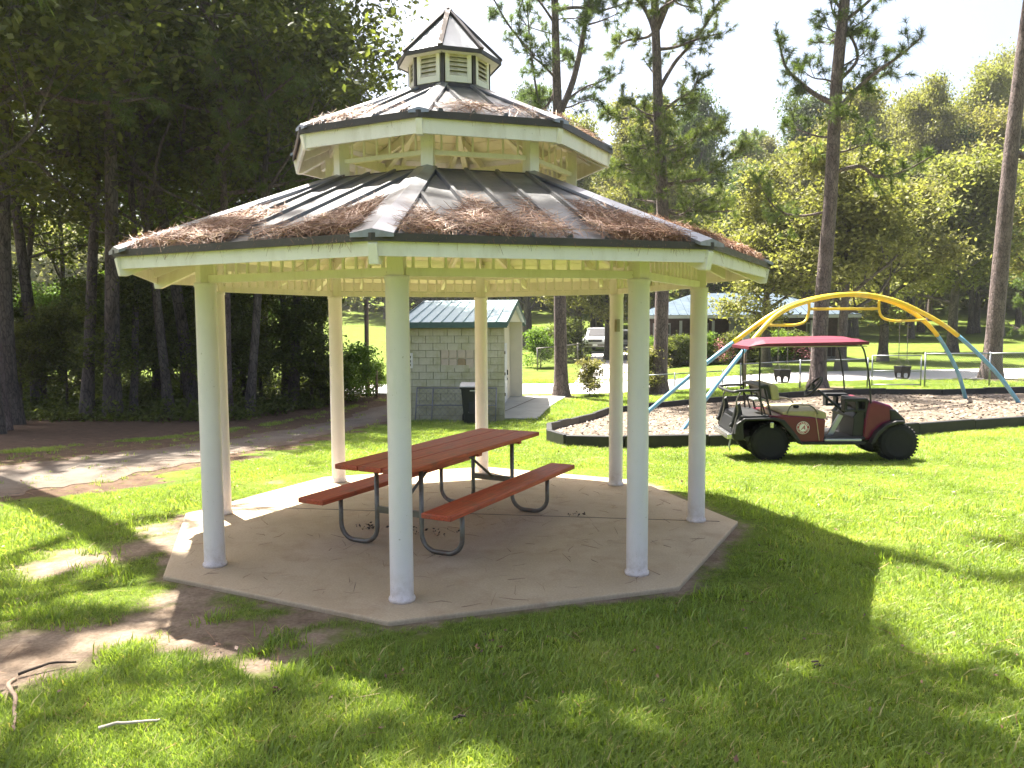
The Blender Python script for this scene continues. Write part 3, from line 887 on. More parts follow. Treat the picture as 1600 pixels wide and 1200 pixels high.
# ================================================================== GOLF CART
def golf_cart():
    hd = math.radians(1.5)
    # local origin: ground under the near rear wheel's axle, x forward, y to the far side
    gx, gy = 3.71, 3.62
    t = thing('golf_cart', 'lifted crimson golf cart with red roof, tan seat and knobbly tyres parked on the grass', 'golf cart', (gx, gy, Tz(gx, gy) - .0), hd)
    fz = Tz(5.38, gy + .1) - Tz(gx, gy)
    t.rotation_euler = (0, math.atan2(-fz, 1.75) * 1.0, hd); t.scale = (.955, .955, .955)
    red = simple('crimson_body', (.125, .004, .030), .28, 0, .12, 3, dirt=(.15, .015, .035))
    red2 = simple('red_roof_plastic', (.12, .006, .022), .45, 0, .1, 3)
    tan = simple('tan_vinyl', (.33, .28, .14), .5, 0, .12, 10)
    blk = MAT['black']; rub = MAT['rubber']
    silver = simple('grey_alloy', (.45, .46, .47), .4, .6, .1)
    W0, W1 = -.10, .98       # body from near to far side
    YC = (W0 + W1) / 2
    R = .245
    # wheels
    def wheel_me():
        b = MB()
        w = .125
        b.lathe([(.12, -w), (.17, -w - .005), (.215, -w + .01), (.238, -w + .04), (.240, w - .04), (.215, w - .01), (.17, w + .005), (.12, w)], 40, axis='Y')
        for k in range(34):   # tread lugs
            a = 2 * PI * k / 34
            for s in (-1, 1):
                aa = a + (0 if s < 0 else PI / 34)
                c, sn = math.cos(aa), math.sin(aa)
                Mx = Matrix(((c, 0, -sn), (0, 1, 0), (sn, 0, c)))
                b.box((c * .239, s * .065, sn * .239), (.016, .10, .022), M=Mx)
        return b.mesh('tyre', rub)
    tm = wheel_me()
    rim_me = MB().lathe([(.118, -.085), (.122, -.10), (.112, -.088), (.095, -.06), (.045, -.05), (.04, -.085), (.012, -.09)], 24, axis='Y').mesh('rim', simple('dark_rim', (.014, .014, .015), .4, .5), True)
    for x in (0, 1.75):
        for y, s in ((.06, 1), (.90, -1)):
            h = thing('wheel', None, None, (x, y - .0, R * 1.09)); h.parent = t; h.scale = (1.1, 1.05, 1.1)
            link('tyre', tm, h); r = link('rim', rim_me, h)
            if s < 0: r.rotation_euler = (0, 0, PI)
    MB().tube([(0, .05, R), (0, .9, R)], .03, 8).build('axle', blk, t); MB().tube([(1.75, .05, R), (1.75, .9, R)], .025, 8).build('axle', blk, t)
    # chassis floor
    MB().prism([(-.35, .32), (-.30, .27), (1.45, .27), (1.52, .33), (1.45, .35), (-.30, .36)], W0 + .12, W1 - .12).build('chassis', blk, t, bevel=.01)
    MB().box((.98, YC, .335), (.62, W1 - W0 - .04, .03)).build('floor', simple('floor_mat', (.03, .028, .028), .8), t, bevel=.006)
    MB().box((.98, W0 + .012, .315), (.50, .05, .035)).build('running_board', silver, t, bevel=.008)
    # rear body: crimson side shell with wheel cut-out
    side = [(.72, .29), (.74, .60), (.55, .635), (.25, .655), (-.02, .66), (.12, .60), (.22, .48), (.33, .33), (.40, .29)]
    for y0, y1 in ((W0, W0 + .05), (W1 - .05, W1)):
        MB().prism(side, y0, y1).build('side_panel', red, t, bevel=.012)
    MB().prism([(.745, .30), (.75, .60), (.40, .63), (.36, .31)], W0 + .052, W1 - .052).build('seat_box', red, t, bevel=.01)
    MB().prism([(.0, .655), (.24, .665), (.24, .60), (.0, .60)], W0 + .01, W1 - .01).build('rear_deck', red, t, bevel=.02)
    MB().prism([(-.45, .60), (-.42, .655), (-.02, .665), (-.02, .61), (-.38, .58)], W0 + .0, W1 - .0).build('bag_well', blk, t, bevel=.015)
    MB().prism([(-.50, .30), (-.52, .42), (-.45, .60), (-.38, .60), (-.36, .30)], W0 + .03, W1 - .03).build('rear_panel', blk, t, bevel=.02)
    # rear fender flares
    fl = [(-.46, .40), (-.44, .52), (-.36, .59), (.02, .60), (.12, .56), (.24, .42), (.36, .27), (.43, .26), (.30, .44), (.17, .60), (.04, .635), (-.38, .625), (-.49, .55), (-.51, .40)]
    for y0, y1 in ((W0 - .055, W0 + .03), (W1 - .03, W1 + .055)):
        MB().prism(fl, y0, y1).build('fender', blk, t, bevel=.012)
    MB().bar((.40, W0 - .01, .275), (1.28, W0 - .01, .275), .05, .04).build('sill', blk, t, bevel=.006)
    # bumper
    MB().box((-.56, YC, .36), (.07, 1.0, .075)).build('bumper', MAT['chrome'], t, bevel=.012)
    MB().tube([(-.54, W0 + .08, .33), (-.56, W0 + .08, .22), (-.54, W0 + .1, .16)], .012, 6).build('hitch', silver, t)
    # seat
    MB().prism([(.16, .66), (.74, .60), (.765, .64), (.75, .70), (.66, .725), (.20, .715), (.15, .69)], W0 + .03, W1 - .03).build('seat', tan, t, bevel=.025)
    MB().prism([(.05, .86), (.14, .87), (.10, 1.07), (.045, 1.09), (-.02, 1.08), (.02, .86)], W0 + .08, W1 - .08).build('backrest', tan, t, bevel=.025)
    MB().prism([(-.02, .88), (.02, .87), (-.03, 1.085), (-.17, 1.07), (-.15, 1.03), (-.06, 1.03)], W0 + .07, W1 - .07).build('backrest_shell', blk, t, bevel=.01)
    for y in (W0 + .10, W1 - .10):
        MB().tube([(.02, y, .64), (-.02, y, .80), (-.08, y, 1.04)], .014, 8).build('seat_support', blk, t)
        MB().tube([(-.06, y, .66), (-.10, y, .80), (-.20, y, .98)], .011, 8).build('seat_support', blk, t)
    for y in (W0 + .005, W1 - .005):   # hip restraint bars
        MB().tube(catmull([(.22, y + .03, .68), (.26, y, .79), (.33, y, .81), (.50, y, .80), (.58, y, .76), (.64, y + .02, .68)], 4), .010, 8).build('armrest', MAT['steel'], t, smooth=True)
    MB().tube([(.59, W0 - .005, .70), (.62, W0 - .008, .55), (.655, W0 - .006, .31)], .006, 6).build('strap', simple('tan_strap', (.42, .30, .2), .7), t)
    MB().lathe([(.035, 0), (.045, .02), (.03, .045), (.012, .05)], 10, c=(.45, .30, .725)).build('gear_knob', blk, t)
    # bag rack behind the seat
    MB().tube(catmull([(-.16, W0 + .05, 1.01), (-.40, W0 + .05, 1.005), (-.52, W0 + .08, .985), (-.54, YC, .98), (-.52, W1 - .08, .985), (-.40, W1 - .05, 1.005), (-.16, W1 - .05, 1.01)], 5), .020, 8).build('rack_rail', blk, t, smooth=True)
    for y in (W0 + .1, W1 - .1):
        MB().tube(catmull([(-.40, y, .985), (-.46, y, .85), (-.44, y, .70), (-.50, y, .45), (-.53, y, .36)], 4), .011, 8).build('rack_support', MAT['steel'], t, smooth=True)
        MB().prism([(-.42, .62), (-.36, .64), (-.40, .84), (-.45, .80), (-.52, .55), (-.56, .50), (-.52, .46)], y + .02, y + .10).build('bag_cover', blk, t, bevel=.02)
    MB().box((-.12, YC - .2, .86), (.16, .3, .03)).build('tray', silver, t, bevel=.01)
    # front cowl
    cowl = [(1.28, .29), (1.30, .60), (1.34, .84), (1.42, .86), (1.64, .79), (1.76, .66), (1.80, .57), (1.66, .555), (1.56, .50), (1.46, .42), (1.39, .31)]
    MB().prism(cowl, W0 + .06, W1 - .06).build('front_cowl', red, t, bevel=.035)
    MB().prism([(1.62, .74), (1.70, .73), (1.84, .59), (1.82, .54), (1.64, .555)], W0 + .04, W1 - .04).build('front_bumper', blk, t, bevel=.02)
    flf = [(1.34, .27), (1.40, .27), (1.47, .40), (1.58, .50), (1.70, .545), (1.80, .545), (1.80, .585), (1.68, .585), (1.54, .535), (1.42, .43)]
    for y0, y1 in ((W0 - .045, W0 + .08), (W1 - .08, W1 + .045)):
        MB().prism(flf, y0, y1).build('fender', blk, t, bevel=.012)
    for y in (W0 + .22, W1 - .22): MB().lathe([(.055, 0), (.05, .02), (.0, .03)], 14, c=(1.77, y, .66), axis='X').build('headlight', simple('lamp_glass', (.7, .7, .7), .1), t)
    # dashboard with openings
    db = MB()
    for (a, b_, c_, d_) in ((1.02, 1.34, .84, .885), (1.02, 1.06, .72, .84), (1.17, 1.21, .72, .84), (1.02, 1.34, .70, .735), (1.30, 1.36, .60, .86)):
        for yq, wq in (((W0 + .15), .14), ((W1 - .15), .14)): db.box(((a + b_) / 2, yq, (c_ + d_) / 2), (b_ - a, wq, d_ - c_))
    db.box((1.29, YC, .80), (.10, W1 - W0 - .42, .12))
    db.build('dashboard', blk, t, bevel=.01)
    MB().prism([(1.14, .33), (1.28, .30), (1.34, .72), (1.22, .72), (1.14, .62), (1.16, .60)], W0 + .10, W1 - .10).build('kick_panel', blk, t, bevel=.01)
    MB().prism([(.86, .35), (.94, .35), (1.08, .62), (1.02, .64)], W0 + .28, W0 + .34).build('pedal', silver, t, bevel=.006)
    # steering
    MB().tube([(1.12, .26, .66), (.74, .26, .98)], .019, 10).build('steering_column', blk, t)
    ax = Vector((-.38, 0, .32)).normalized(); cc = Vector((.68, .26, 1.03)); u = Vector((0, 1, 0)); v = ax.cross(u)
    MB().tube([cc + (u * math.cos(2 * PI * k / 24) + v * math.sin(2 * PI * k / 24)) * .165 for k in range(25)], .015, 8, cap=False).build('steering_wheel', blk, t, smooth=True)
    sp = MB()
    for k in range(3):
        a = 2 * PI * k / 3 + .5; sp.bar(cc - ax * .02, cc + (u * math.cos(a) + v * math.sin(a)) * .16, .03, .012, up=ax)
    sp.lathe([(.05, -.03), (.05, .01)], 12, c=cc, axis='X'); sp.build('steering_spokes', blk, t)
    # roof and its struts
    rs = MB()
    nx, ny = 14, 10; x0, x1, y0, y1 = -.32, 1.31, W0 + .02, W1 - .02
    V = []; Fs = []
    for i in range(nx + 1):
        for j in range(ny + 1):
            u_, v_ = i / nx, j / ny
            x = x0 + (x1 - x0) * u_; y = y0 + (y1 - y0) * v_
            e = min(u_, 1 - u_, v_, 1 - v_)
            z = 1.665 + .06 * min(1, e * 6) ** .5 + .02 * (u_ - .5) + (.012 if (j in (3, 4, 6, 7) and 1 < i < nx - 1) else 0)
            z -= .035 * max(0, (.12 - u_) / .12)
            V.append((x, y, z))
    n0 = len(V)
    V += [(x, y, 1.622 + .02 * ((x - x0) / (x1 - x0) - .5) - .035 * max(0, (.12 - (x - x0) / (x1 - x0)) / .12)) for x, y, z in V]
    for i in range(nx):
        for j in range(ny):
            a = i * (ny + 1) + j; q = (a, a + ny + 1, a + ny + 2, a + 1)
            Fs.append(q); Fs.append(tuple(n0 + k for k in reversed(q)))
    rim_i = [j for j in range(ny + 1)] + [i * (ny + 1) + ny for i in range(1, nx + 1)] + [nx * (ny + 1) + j for j in range(ny - 1, -1, -1)] + [i * (ny + 1) for i in range(nx - 1, 0, -1)]
    for a, b_ in zip(rim_i, rim_i[1:] + rim_i[:1]): Fs.append((a, b_, b_ + n0, a + n0))
    rs.add(V, Fs); ro = rs.build('roof', red2, t, smooth=False)
    MB().box((.5, YC, 1.612), (1.56, W1 - W0 - .02, .012)).build('roof_liner', tan, ro)
    for y in (W0 + .04, W1 - .04):
        MB().tube(catmull([(1.36, y, .82), (1.33, y, 1.15), (1.26, y, 1.52), (1.20, y, 1.635)], 4), .012, 8).build('roof_strut', blk, t, smooth=True)
        MB().tube([(-.12, y, .66), (-.16, y, 1.1), (-.16, y, 1.635)], .013, 8).build('roof_strut', blk, t)
    MB().box((.0, W0 - .03, .53), (.05, .02, .08)).build('reflector', MAT['chrome'], t, bevel=.006)
    # round team badge on the near side panel: pale disc, crimson lettered ring, script A
    bd = thing('badge', None, None, (.43, W0 - .0135, .49)); bd.parent = t
    wht = simple('badge_white', (.75, .74, .72), .4, 0, .02); crm = simple('badge_crimson', (.33, .02, .04), .4, 0, .02)
    def ring(name, r0, r1, y, m):
        bb = MB(); n_ = 40; V_ = []; Q_ = []
        for k in range(n_):
            c_, s_ = math.cos(2 * PI * k / n_), math.sin(2 * PI * k / n_)
            V_ += [(c_ * r0, y, s_ * r0), (c_ * r1, y, s_ * r1), (c_ * r1, y + .004, s_ * r1)]
        for k in range(n_):
            a, b2 = k * 3, ((k + 1) % n_) * 3; Q_ += [(a, a + 1, b2 + 1, b2), (a + 1, a + 2, b2 + 2, b2 + 1)]
        bb.add(V_, Q_); return bb.build(name, m, bd)
    ring('badge_disc', .0005, .088, -.002, wht); ring('badge_ring', .053, .082, -.0035, crm)
    def letter(ch, size, mat_, pos, ang=0, shear=0, name='letter'):
        cu = bpy.data.curves.new('txt', 'FONT'); cu.body = ch; cu.size = size; cu.align_x = 'CENTER'; cu.align_y = 'CENTER'; cu.shear = shear; cu.offset = size * .02
        tmp = bpy.data.objects.new('tmp', cu); COL.objects.link(tmp)
        dg = bpy.context.evaluated_depsgraph_get(); me = bpy.data.meshes.new_from_object(tmp.evaluated_get(dg))
        bpy.data.objects.remove(tmp); me.materials.clear(); me.materials.append(mat_)
        o = link(name, me, bd); o.matrix_local = Matrix.Translation(pos) @ Matrix.Rotation(PI / 2, 4, 'X') @ Matrix.Rotation(ang, 4, 'Z')
        return o
    for txt, top in (('ALABAMA', True), ('CRIMSON TIDE', False)):
        n_ = len(txt)
        for k, ch in enumerate(txt):
            if ch == ' ': continue
            stp = .36 if top else .25
            a = (PI / 2 - (k - (n_ - 1) / 2) * stp) if top else (-PI / 2 + (k - (n_ - 1) / 2) * stp)
            rot = a - PI / 2 if top else a + PI / 2
            letter(ch, .030 if top else .024, wht, (math.cos(a) * .0675, -.0055, math.sin(a) * .0675), rot)
    letter('A', .085, crm, (0, -.004, 0), 0, .35, 'script_letter')
golf_cart()


# ================================================================== PLAYGROUND
def border():
    t = thing('playground_border', 'low black border of interlocking plastic timbers round the wood chip bed', 'border', (MULCH[0][0], MULCH[0][1], 0))
    ox, oy = MULCH[0]
    P = MULCH + [MULCH[0]]
    for (x0, y0), (x1, y1) in zip(P[:-1], P[1:]):
        L = math.hypot(x1 - x0, y1 - y0); n = max(1, round(L / 1.25))
        for k in range(n):
            a0, a1 = k / n, (k + 1) / n
            ax, ay = x0 + (x1 - x0) * a0, y0 + (y1 - y0) * a0; bx, by = x0 + (x1 - x0) * a1, y0 + (y1 - y0) * a1
            j = random.uniform(-.012, .012)
            bb = MB().bar((ax - ox, ay - oy, Tz(ax, ay) + .10 + j), (bx - ox, by - oy, Tz(bx, by) + .10 + j + random.uniform(-.006, .006)), .11, .23)
            bb.build('timber', MAT['timber'], t, bevel=.014)
border()


def swing_set():
    fl, bl, br, fr = Vector((2.99, 9.56, -.53)), Vector((2.56, 11.68, -.71)), Vector((11.81, 15.19, -.37)), Vector((12.33, 13.93, -.36))
    A = (fl + bl) / 2; B = (fr + br) / 2
    h = (B - A); SL = Vector((h.x, h.y)).length; h.z = 0; h.normalize(); nrm = Vector((h.y, -h.x, 0))  # towards the camera
    t = thing('swing_set', 'playground swing frame with yellow arched top and pale blue splayed legs', 'swing set', (A.x, A.y, Tz(A.x, A.y)), 0)
    O = Vector((A.x, A.y, Tz(A.x, A.y)))
    g0, g1 = A.z, B.z
    prof = [(0, g0 - .1), (1.25, .40), (2.47, 1.40), (3.3, 1.98), (4.2, 2.28), (5.3, 2.42), (6.3, 2.34), (7.25, 2.06), (8.3, 1.50), (9.4, .50), (SL, g1 - .1)]
    base_off = lambda s: (1.06 if s < 5 else .72)
    for sg in (1, -1):
        pts = []
        for s, z in prof:
            g = g0 if s < 5 else g1
            off = .09 + (base_off(s) - .09) * max(0, min(1, 1 - (z - g) / 2.55))
            sk = sg * .12 * max(0, (1 - (z - g) / 2.4))
            pts.append(A + h * (s + (sk if s > 5 else -sk * .0)) + nrm * (off * sg) + Vector((0, 0, z - A.z)) - O)
        C = catmull(pts, 8)
        zj0, zj1 = 1.38, 1.42
        iL = [k for k, p in enumerate(C) if (p + O).z < zj0 and k < len(C) / 2][-1]; iR = [k for k, p in enumerate(C) if (p + O).z < zj1 and k > len(C) / 2][0]
        MB().tube(C[:iL + 1], .050, 12).build('leg', MAT['blue'], t, smooth=True)
        MB().tube(C[iR:], .050, 12).build('leg', MAT['blue'], t, smooth=True)
        MB().tube(C[iL:iR + 1], .056, 12).build('arch', MAT['yellow'], t, smooth=True)
    def at(s, z): return A + h * s + Vector((0, 0, z - A.z)) - O
    MB().tube(catmull([at(2.95, 1.70), at(3.5, 1.69), at(3.82, 1.70), at(4.08, 1.78), at(4.18, 2.0), at(4.18, 2.24)], 5), .032, 8).build('hanger', MAT['yellow'], t, smooth=True)
    MB().tube([at(4.19, 2.07), at(6.22, 2.08)], .034, 8).build('crossbar', MAT['yellow'], t, smooth=True)
    MB().tube(catmull([at(6.24, 2.28), at(6.25, 2.05), at(6.36, 1.86), at(6.68, 1.78), at(7.1, 1.78), at(7.7, 1.80)], 5), .032, 8).build('hanger', MAT['yellow'], t, smooth=True)
    def seat_mesh():
        b = MB()
        # bucket seat: tapered tub with a leg opening in front and back
        for sgn in (-1, 1):
            b.prism([(-.15, .03), (.15, .03), (.145, -.11), (.12, -.22), (.085, -.27), (.055, -.27), (.070, -.17), (.045, -.135), (-.045, -.135), (-.070, -.17), (-.055, -.27), (-.085, -.27), (-.12, -.22), (-.145, -.11)], sgn * .11 - .012, sgn * .11 + .012)
            b.box((sgn * .138, 0, -.05), (.022, .22, .17))
        b.box((0, 0, -.268), (.17, .24, .022)); b.box((0, .12, .01), (.31, .03, .05)); b.box((0, -.12, .01), (.31, .03, .05))
        return b.mesh('bucket_seat', MAT['black'])
    sm = seat_mesh()
    for s, z, top, lab in ((3.47, .62, 1.68, 'black bucket swing seen behind the golf cart roof struts'), (7.03, .62, 1.77, 'black bucket swing in front of the chain link gate')):
        p = A + h * s
        sw = thing('bucket_swing', lab, 'swing', (p.x, p.y, z), math.atan2(h.y, h.x), 'bucket swings on the swing frame')
        o = link('seat', sm, sw); bev(o, .008)
        for sx in (-1, 1):
            for sy in (-1, 1):
                MB().tube([(sx * .13, sy * .11, .02), (sx * .13, 0, .22)], .006, 5).build('strap', MAT['steel'], sw)
            ch = MB(); L = top - z - .22; n = int(L / .045)
            for k in range(n):
                zc = .22 + (k + .5) * L / n
                if k % 2: ch.box((sx * .13, 0, zc), (.020, .005, .05))
                else: ch.box((sx * .13, 0, zc), (.005, .020, .05))
            ch.build('chain', MAT['steel'], sw)
swing_set()


# ================================================================== FENCES
def link_ribbons(p0, p1, z0f, hgt, sp=.085, w=.0045):
    """diagonal wires of a chain link panel between two posts; z0f gives the ground"""
    L = math.hypot(p1[0] - p0[0], p1[1] - p0[1]); dx, dy = (p1[0] - p0[0]) / L, (p1[1] - p0[1]) / L
    b = MB(); s = -hgt
    while s < L:
        for d in (1, -1):
            s0, s1 = (s, s + hgt) if d > 0 else (s + hgt, s)
            a, c = 0., 1.
            lo, hi = (s0, s1)
            # clip to [0, L]
            ts = [0., 1.]
            if s1 != s0:
                t0, t1 = (0 - s0) / (s1 - s0), (L - s0) / (s1 - s0)
                a = max(0, min(t0, t1)); c = min(1, max(t0, t1))
            if c - a > .02:
                def P(t_, o):
                    ss = s0 + (s1 - s0) * t_; x = p0[0] + dx * ss; y = p0[1] + dy * ss
                    return (x - dy * .002 * d, y + dx * .002 * d, z0f(x, y) + .04 + hgt * t_ + o)
                b.add([P(a, -w), P(a, w), P(c, w), P(c, -w)], [(0, 1, 2, 3)])
        s += sp
    return b


def fence(name, label, pts, hgt, r=.024, mesh=True, midrail=False, group=None, extra=None, mat='galv', wmat='galv'):
    t = thing(name, label, 'fence', (pts[0][0], pts[0][1], Tz(*pts[0])), 0, group)
    O = Vector(t.location)
    for i, (x, y) in enumerate(pts):
        MB().tube([(x - O.x, y - O.y, Tz(x, y) - .1 - O.z), (x - O.x, y - O.y, Tz(x, y) + hgt + .05 - O.z)], r * 1.15, 8).build('post', MAT[mat], t, smooth=True)
    for (x0, y0), (x1, y1) in zip(pts[:-1], pts[1:]):
        MB().tube([(x0 - O.x, y0 - O.y, Tz(x0, y0) + hgt - O.z), (x1 - O.x, y1 - O.y, Tz(x1, y1) + hgt - O.z)], r, 8).build('rail', MAT[mat], t, smooth=True)
        if mesh:
            b = link_ribbons((x0, y0), (x1, y1), lambda x, y: Tz(x, y), hgt - .06)
            b.v = [(x - O.x, y - O.y, z - O.z) for x, y, z in b.v]
            b.build('wire_mesh', MAT[wmat], t)
    return t
fence('chain_link_fence', 'chain link fence running right from the gate past the leaning pine', [(12.45, 19.68), (14.6, 19.95), (16.9, 20.5), (19.4, 21.0), (22, 21.5)], 1.08)
fence('chain_link_fence', 'chain link fence between the left side of the gate and the shrubs', [(10.62, 19.62), (8.6, 20.1), (6.75, 20.6)], .92)
fence('rail_fence', 'low single rail fence ending beside the small leafy shrub', [(6.2, 20.9), (4.6, 21.3), (3.2, 21.6)], .72, r=.02, mesh=False)
def gate():
    x0, y0, x1, y1 = 10.76, 19.62, 12.32, 19.67; z0 = Tz(x0, y0) + .05
    t = thing('chain_link_gate', 'chain link gate with a mid rail behind the right bucket swing', 'gate', (x0, y0, z0), 0)
    dx, dy = x1 - x0, y1 - y0
    for a, b_ in (((0, 0, 0), (0, 0, .98)), ((dx, dy, 0), (dx, dy, .98)), ((0, 0, .98), (dx, dy, .98)), ((0, 0, .03), (dx, dy, .03)), ((0, 0, .48), (dx, dy, .48))):
        MB().tube([a, b_], .020, 8).build('frame_tube', MAT['galv'], t, smooth=True)
    b = link_ribbons((0, 0), (dx, dy), lambda x, y: 0, .92); b.build('wire_mesh', MAT['galv'], t)
gate()
fence('chain_link_fence', 'far chain link fence climbing the lawn beside the shed', [(-.9, 34), (.2, 36.5), (1.2, 39), (1.6, 43)], 1.15, r=.03, mesh=True, mat='steel', wmat='steel')


# ================================================================== SHED
def shed():
    x0, y0, x1, y1 = SHED
    zb = Tz(-2, 14.6) - .05; EA, RI = 1.80, 2.43
    t = thing('block_shed', 'small pale concrete block shed with pale green metal roof and mossy stains', 'shed', (x0, y0, zb))
    def blockmat():
        m, nt, bs = new_mat('painted_block')
        c = ramp(nt, noise(nt, 1.5, 6), [(.3, (.45, .43, .29)), (.7, (.58, .56, .41))])
        mo = ramp(nt, wnoise(nt, 1.7, 8, .75), [(.46, 0.), (.66, .8)])
        c = mixc(nt, mo, c, (.34, .33, .15))
        tc = N(nt, 'ShaderNodeNewGeometry'); sp = N(nt, 'ShaderNodeSeparateXYZ'); nt.links.new(tc.outputs['Position'], sp.inputs[0])
        mr = N(nt, 'ShaderNodeMapRange'); mr.inputs[1].default_value = zb + .1; mr.inputs[2].default_value = zb + 1.0; mr.inputs[3].default_value = .75; mr.inputs[4].default_value = 0
        nt.links.new(sp.outputs[2], mr.inputs[0])
        md = N(nt, 'ShaderNodeMath', operation='MULTIPLY'); nt.links.new(mr.outputs[0], md.inputs[0]); nt.links.new(ramp(nt, wnoise(nt, 3, 8, .7), [(.3, .3), (.6, 1.)]), md.inputs[1])
        c = mixc(nt, md.outputs[0], c, (.20, .185, .10))
        st = ramp(nt, noise(nt, 12, 8, .7, stretch=(1, 1, .15)), [(.55, 0.), (.75, .5)])
        c = mixc(nt, st, c, (.36, .32, .20))
        nt.links.new(c, bs.inputs['Base Color']); bs.inputs['Roughness'].default_value = .9
        bump(nt, bs, noise(nt, 40, 5), .3, .01)
        return m
    bm_ = blockmat(); mortar = simple('mortar', (.27, .26, .17), .95, 0, .2, 10)
    smooth_w = simple('cream_wall_paint', (.62, .57, .46), .7, 0, .06, 2)
    wall_h = EA - zb
    # front wall: core + individual blocks standing 6 mm proud of the joints
    fw = MB().box(((x1 - x0) / 2, .10, wall_h / 2), (x1 - x0 - .01, .15, wall_h - .01)).build('front_wall', mortar, t)
    bh, bw = .2, .4; row = 0; z = 0
    win = (1.01, 1.94, 1.50, 2.05)  # glass block opening in local x and z
    meshes = {}
    while z < wall_h - .02:
        hh = min(bh, wall_h - z); xx = -(row % 2) * bw / 2
        while xx < x1 - x0 - .01:
            a, b_ = max(xx, 0), min(xx + bw, x1 - x0)
            segs = [(a, b_)]
            zc = z + hh / 2
            if win[2] < zc < win[3]:
                segs = [(p, q) for p, q in ((a, min(b_, win[0])), (max(a, win[1]), b_)) if q - p > .03]
            for p, q in segs:
                key = (round(q - p, 3), round(hh, 3))
                if key not in meshes: meshes[key] = MB().box((0, 0, 0), (key[0] - .012, .05, key[1] - .012)).mesh('block', bm_)
                o = link('block', meshes[key], fw, ((p + q) / 2, .010 + random.uniform(-.003, .003), zc))
            xx += bw
        z += bh; row += 1
    # glass block window
    gl = simple('dusty_glass_block', (.50, .42, .32), .35, 0, .12, 6); gd = simple('dark_glass_block', (.30, .22, .12), .35)
    wf = MB().box(((win[0] + win[1]) / 2, .055, (win[2] + win[3]) / 2), (win[1] - win[0] - .004, .07, win[3] - win[2] - .004)).build('window', simple('window_mortar', (.50, .47, .35), .8), t)
    pw = (win[1] - win[0]) / 4; ph = (win[3] - win[2]) / 2
    for i in range(4):
        for j in range(2):
            o = MB().box((0, 0, 0), (pw - .022, .05, ph - .022)).build('pane', gd if (i == 2 and j == 0) else gl, wf, bevel=.012, loc=(win[0] + pw * (i + .5), .012, win[2] + ph * (j + .5)))
    # vent / meter panel at the left
    vp = MB().box((.13, -.02, 1.72), (.20, .03, .42)).build('louver_vent', simple('white_vent', (.7, .69, .62), .5), t, bevel=.005)
    for k, z_ in enumerate((1.60, 1.70, 1.82)): MB().box((.12, -.038, z_), (.12, .008, .06)).build('vent_opening', MAT['black'], vp)
    # other walls
    MB().box((.08, (y1 - y0) / 2, wall_h / 2), (.16, y1 - y0 - .35, wall_h)).build('left_wall', bm_, t)
    MB().box(((x1 - x0) / 2, y1 - y0 - .08, wall_h / 2), (x1 - x0, .16, wall_h)).build('rear_wall', smooth_w, t)
    dw = MB().box((x1 - x0 - .50, (y1 - y0) / 2, wall_h / 2), (.12, y1 - y0 - .36, wall_h)).build('side_wall', smooth_w, t)
    xr = x1 - x0
    # gable over the entry and ceiling
    g = MB().prism([(.20, wall_h + .005), (y1 - y0 - .18, wall_h + .005), ((y1 - y0) / 2, wall_h + .56)], xr - .10, xr - .04, axis='X').build('gable', smooth_w, t)
    # door on the side wall
    dr = MB().box((xr - .435, 5.2, 1.04), (.045, .95, 2.02)).build('door', simple('grey_white_door', (.55, .56, .60), .5), t, bevel=.006)
    MB().box((xr - .395, 5.55, 1.04), (.05, .04, .18)).build('handle', MAT['black'], dr, bevel=.01)
    for z_ in (.35, 1.04, 1.75): MB().box((xr - .405, 4.74, z_), (.03, .03, .10)).build('hinge', MAT['black'], dr)
    MB().box((xr - .405, 5.56, .82), (.03, .05, .07)).build('lock', MAT['black'], dr)
    # roof: ridge runs left-right
    ym = (y1 - y0) / 2; oh = .22; er = EA - zb; rr_ = RI - zb
    rm, nt, bs = new_mat('pale_green_metal')
    c = ramp(nt, noise(nt, 1.2, 6), [(.3, (.28, .38, .37)), (.7, (.40, .49, .48))]); nt.links.new(c, bs.inputs['Base Color']); bs.inputs['Roughness'].default_value = .35; bs.inputs['Metallic'].default_value = .25
    green = simple('dark_green_trim', (.045, .10, .09), .45)
    sl = (rr_ - er) / ym
    xa, xb = -.12, xr + .10; npan = 10; pwid = (xb - xa) / npan
    for face in (0, 1):
        f = (lambda y: er + .03 + sl * y) if face == 0 else (lambda y: er + .03 + sl * (2 * ym - y))
        ya, yb = (-oh, ym) if face == 0 else (2 * ym + oh, ym)
        for k in range(npan):
            p, q = xa + k * pwid, xa + (k + 1) * pwid
            bb = MB().add([(p, ya, f(ya)), (q, ya, f(ya)), (q, yb, f(yb)), (p, yb, f(yb)), (p, ya, f(ya) - .015), (q, ya, f(ya) - .015), (q, yb, f(yb) - .015), (p, yb, f(yb) - .015)],
                          [(0, 1, 2, 3), (7, 6, 5, 4), (0, 4, 5, 1), (1, 5, 6, 2), (2, 6, 7, 3), (3, 7, 4, 0)])
            w_ = .018
            if k: bb.add([(p - w_, ya, f(ya) + .002), (p - w_ * .5, ya, f(ya) + .045), (p + w_ * .5, ya, f(ya) + .045), (p + w_, ya, f(ya) + .002),
                    (p - w_, yb, f(yb) + .002), (p - w_ * .5, yb, f(yb) + .045), (p + w_ * .5, yb, f(yb) + .045), (p + w_, yb, f(yb) + .002)], [(0, 1, 5, 4), (1, 2, 6, 5), (2, 3, 7, 6), (3, 2, 1, 0), (4, 5, 6, 7)])
            bb.build('roof_panel', rm, t)
    MB().box(((xa + xb) / 2, -oh - .012, er - .075), (xb - xa + .02, .02, .16)).build('eave_trim', green, t)
    MB().box(((xa + xb) / 2, 2 * ym + oh + .012, er - .075), (xb - xa + .02, .02, .16)).build('eave_trim', green, t)
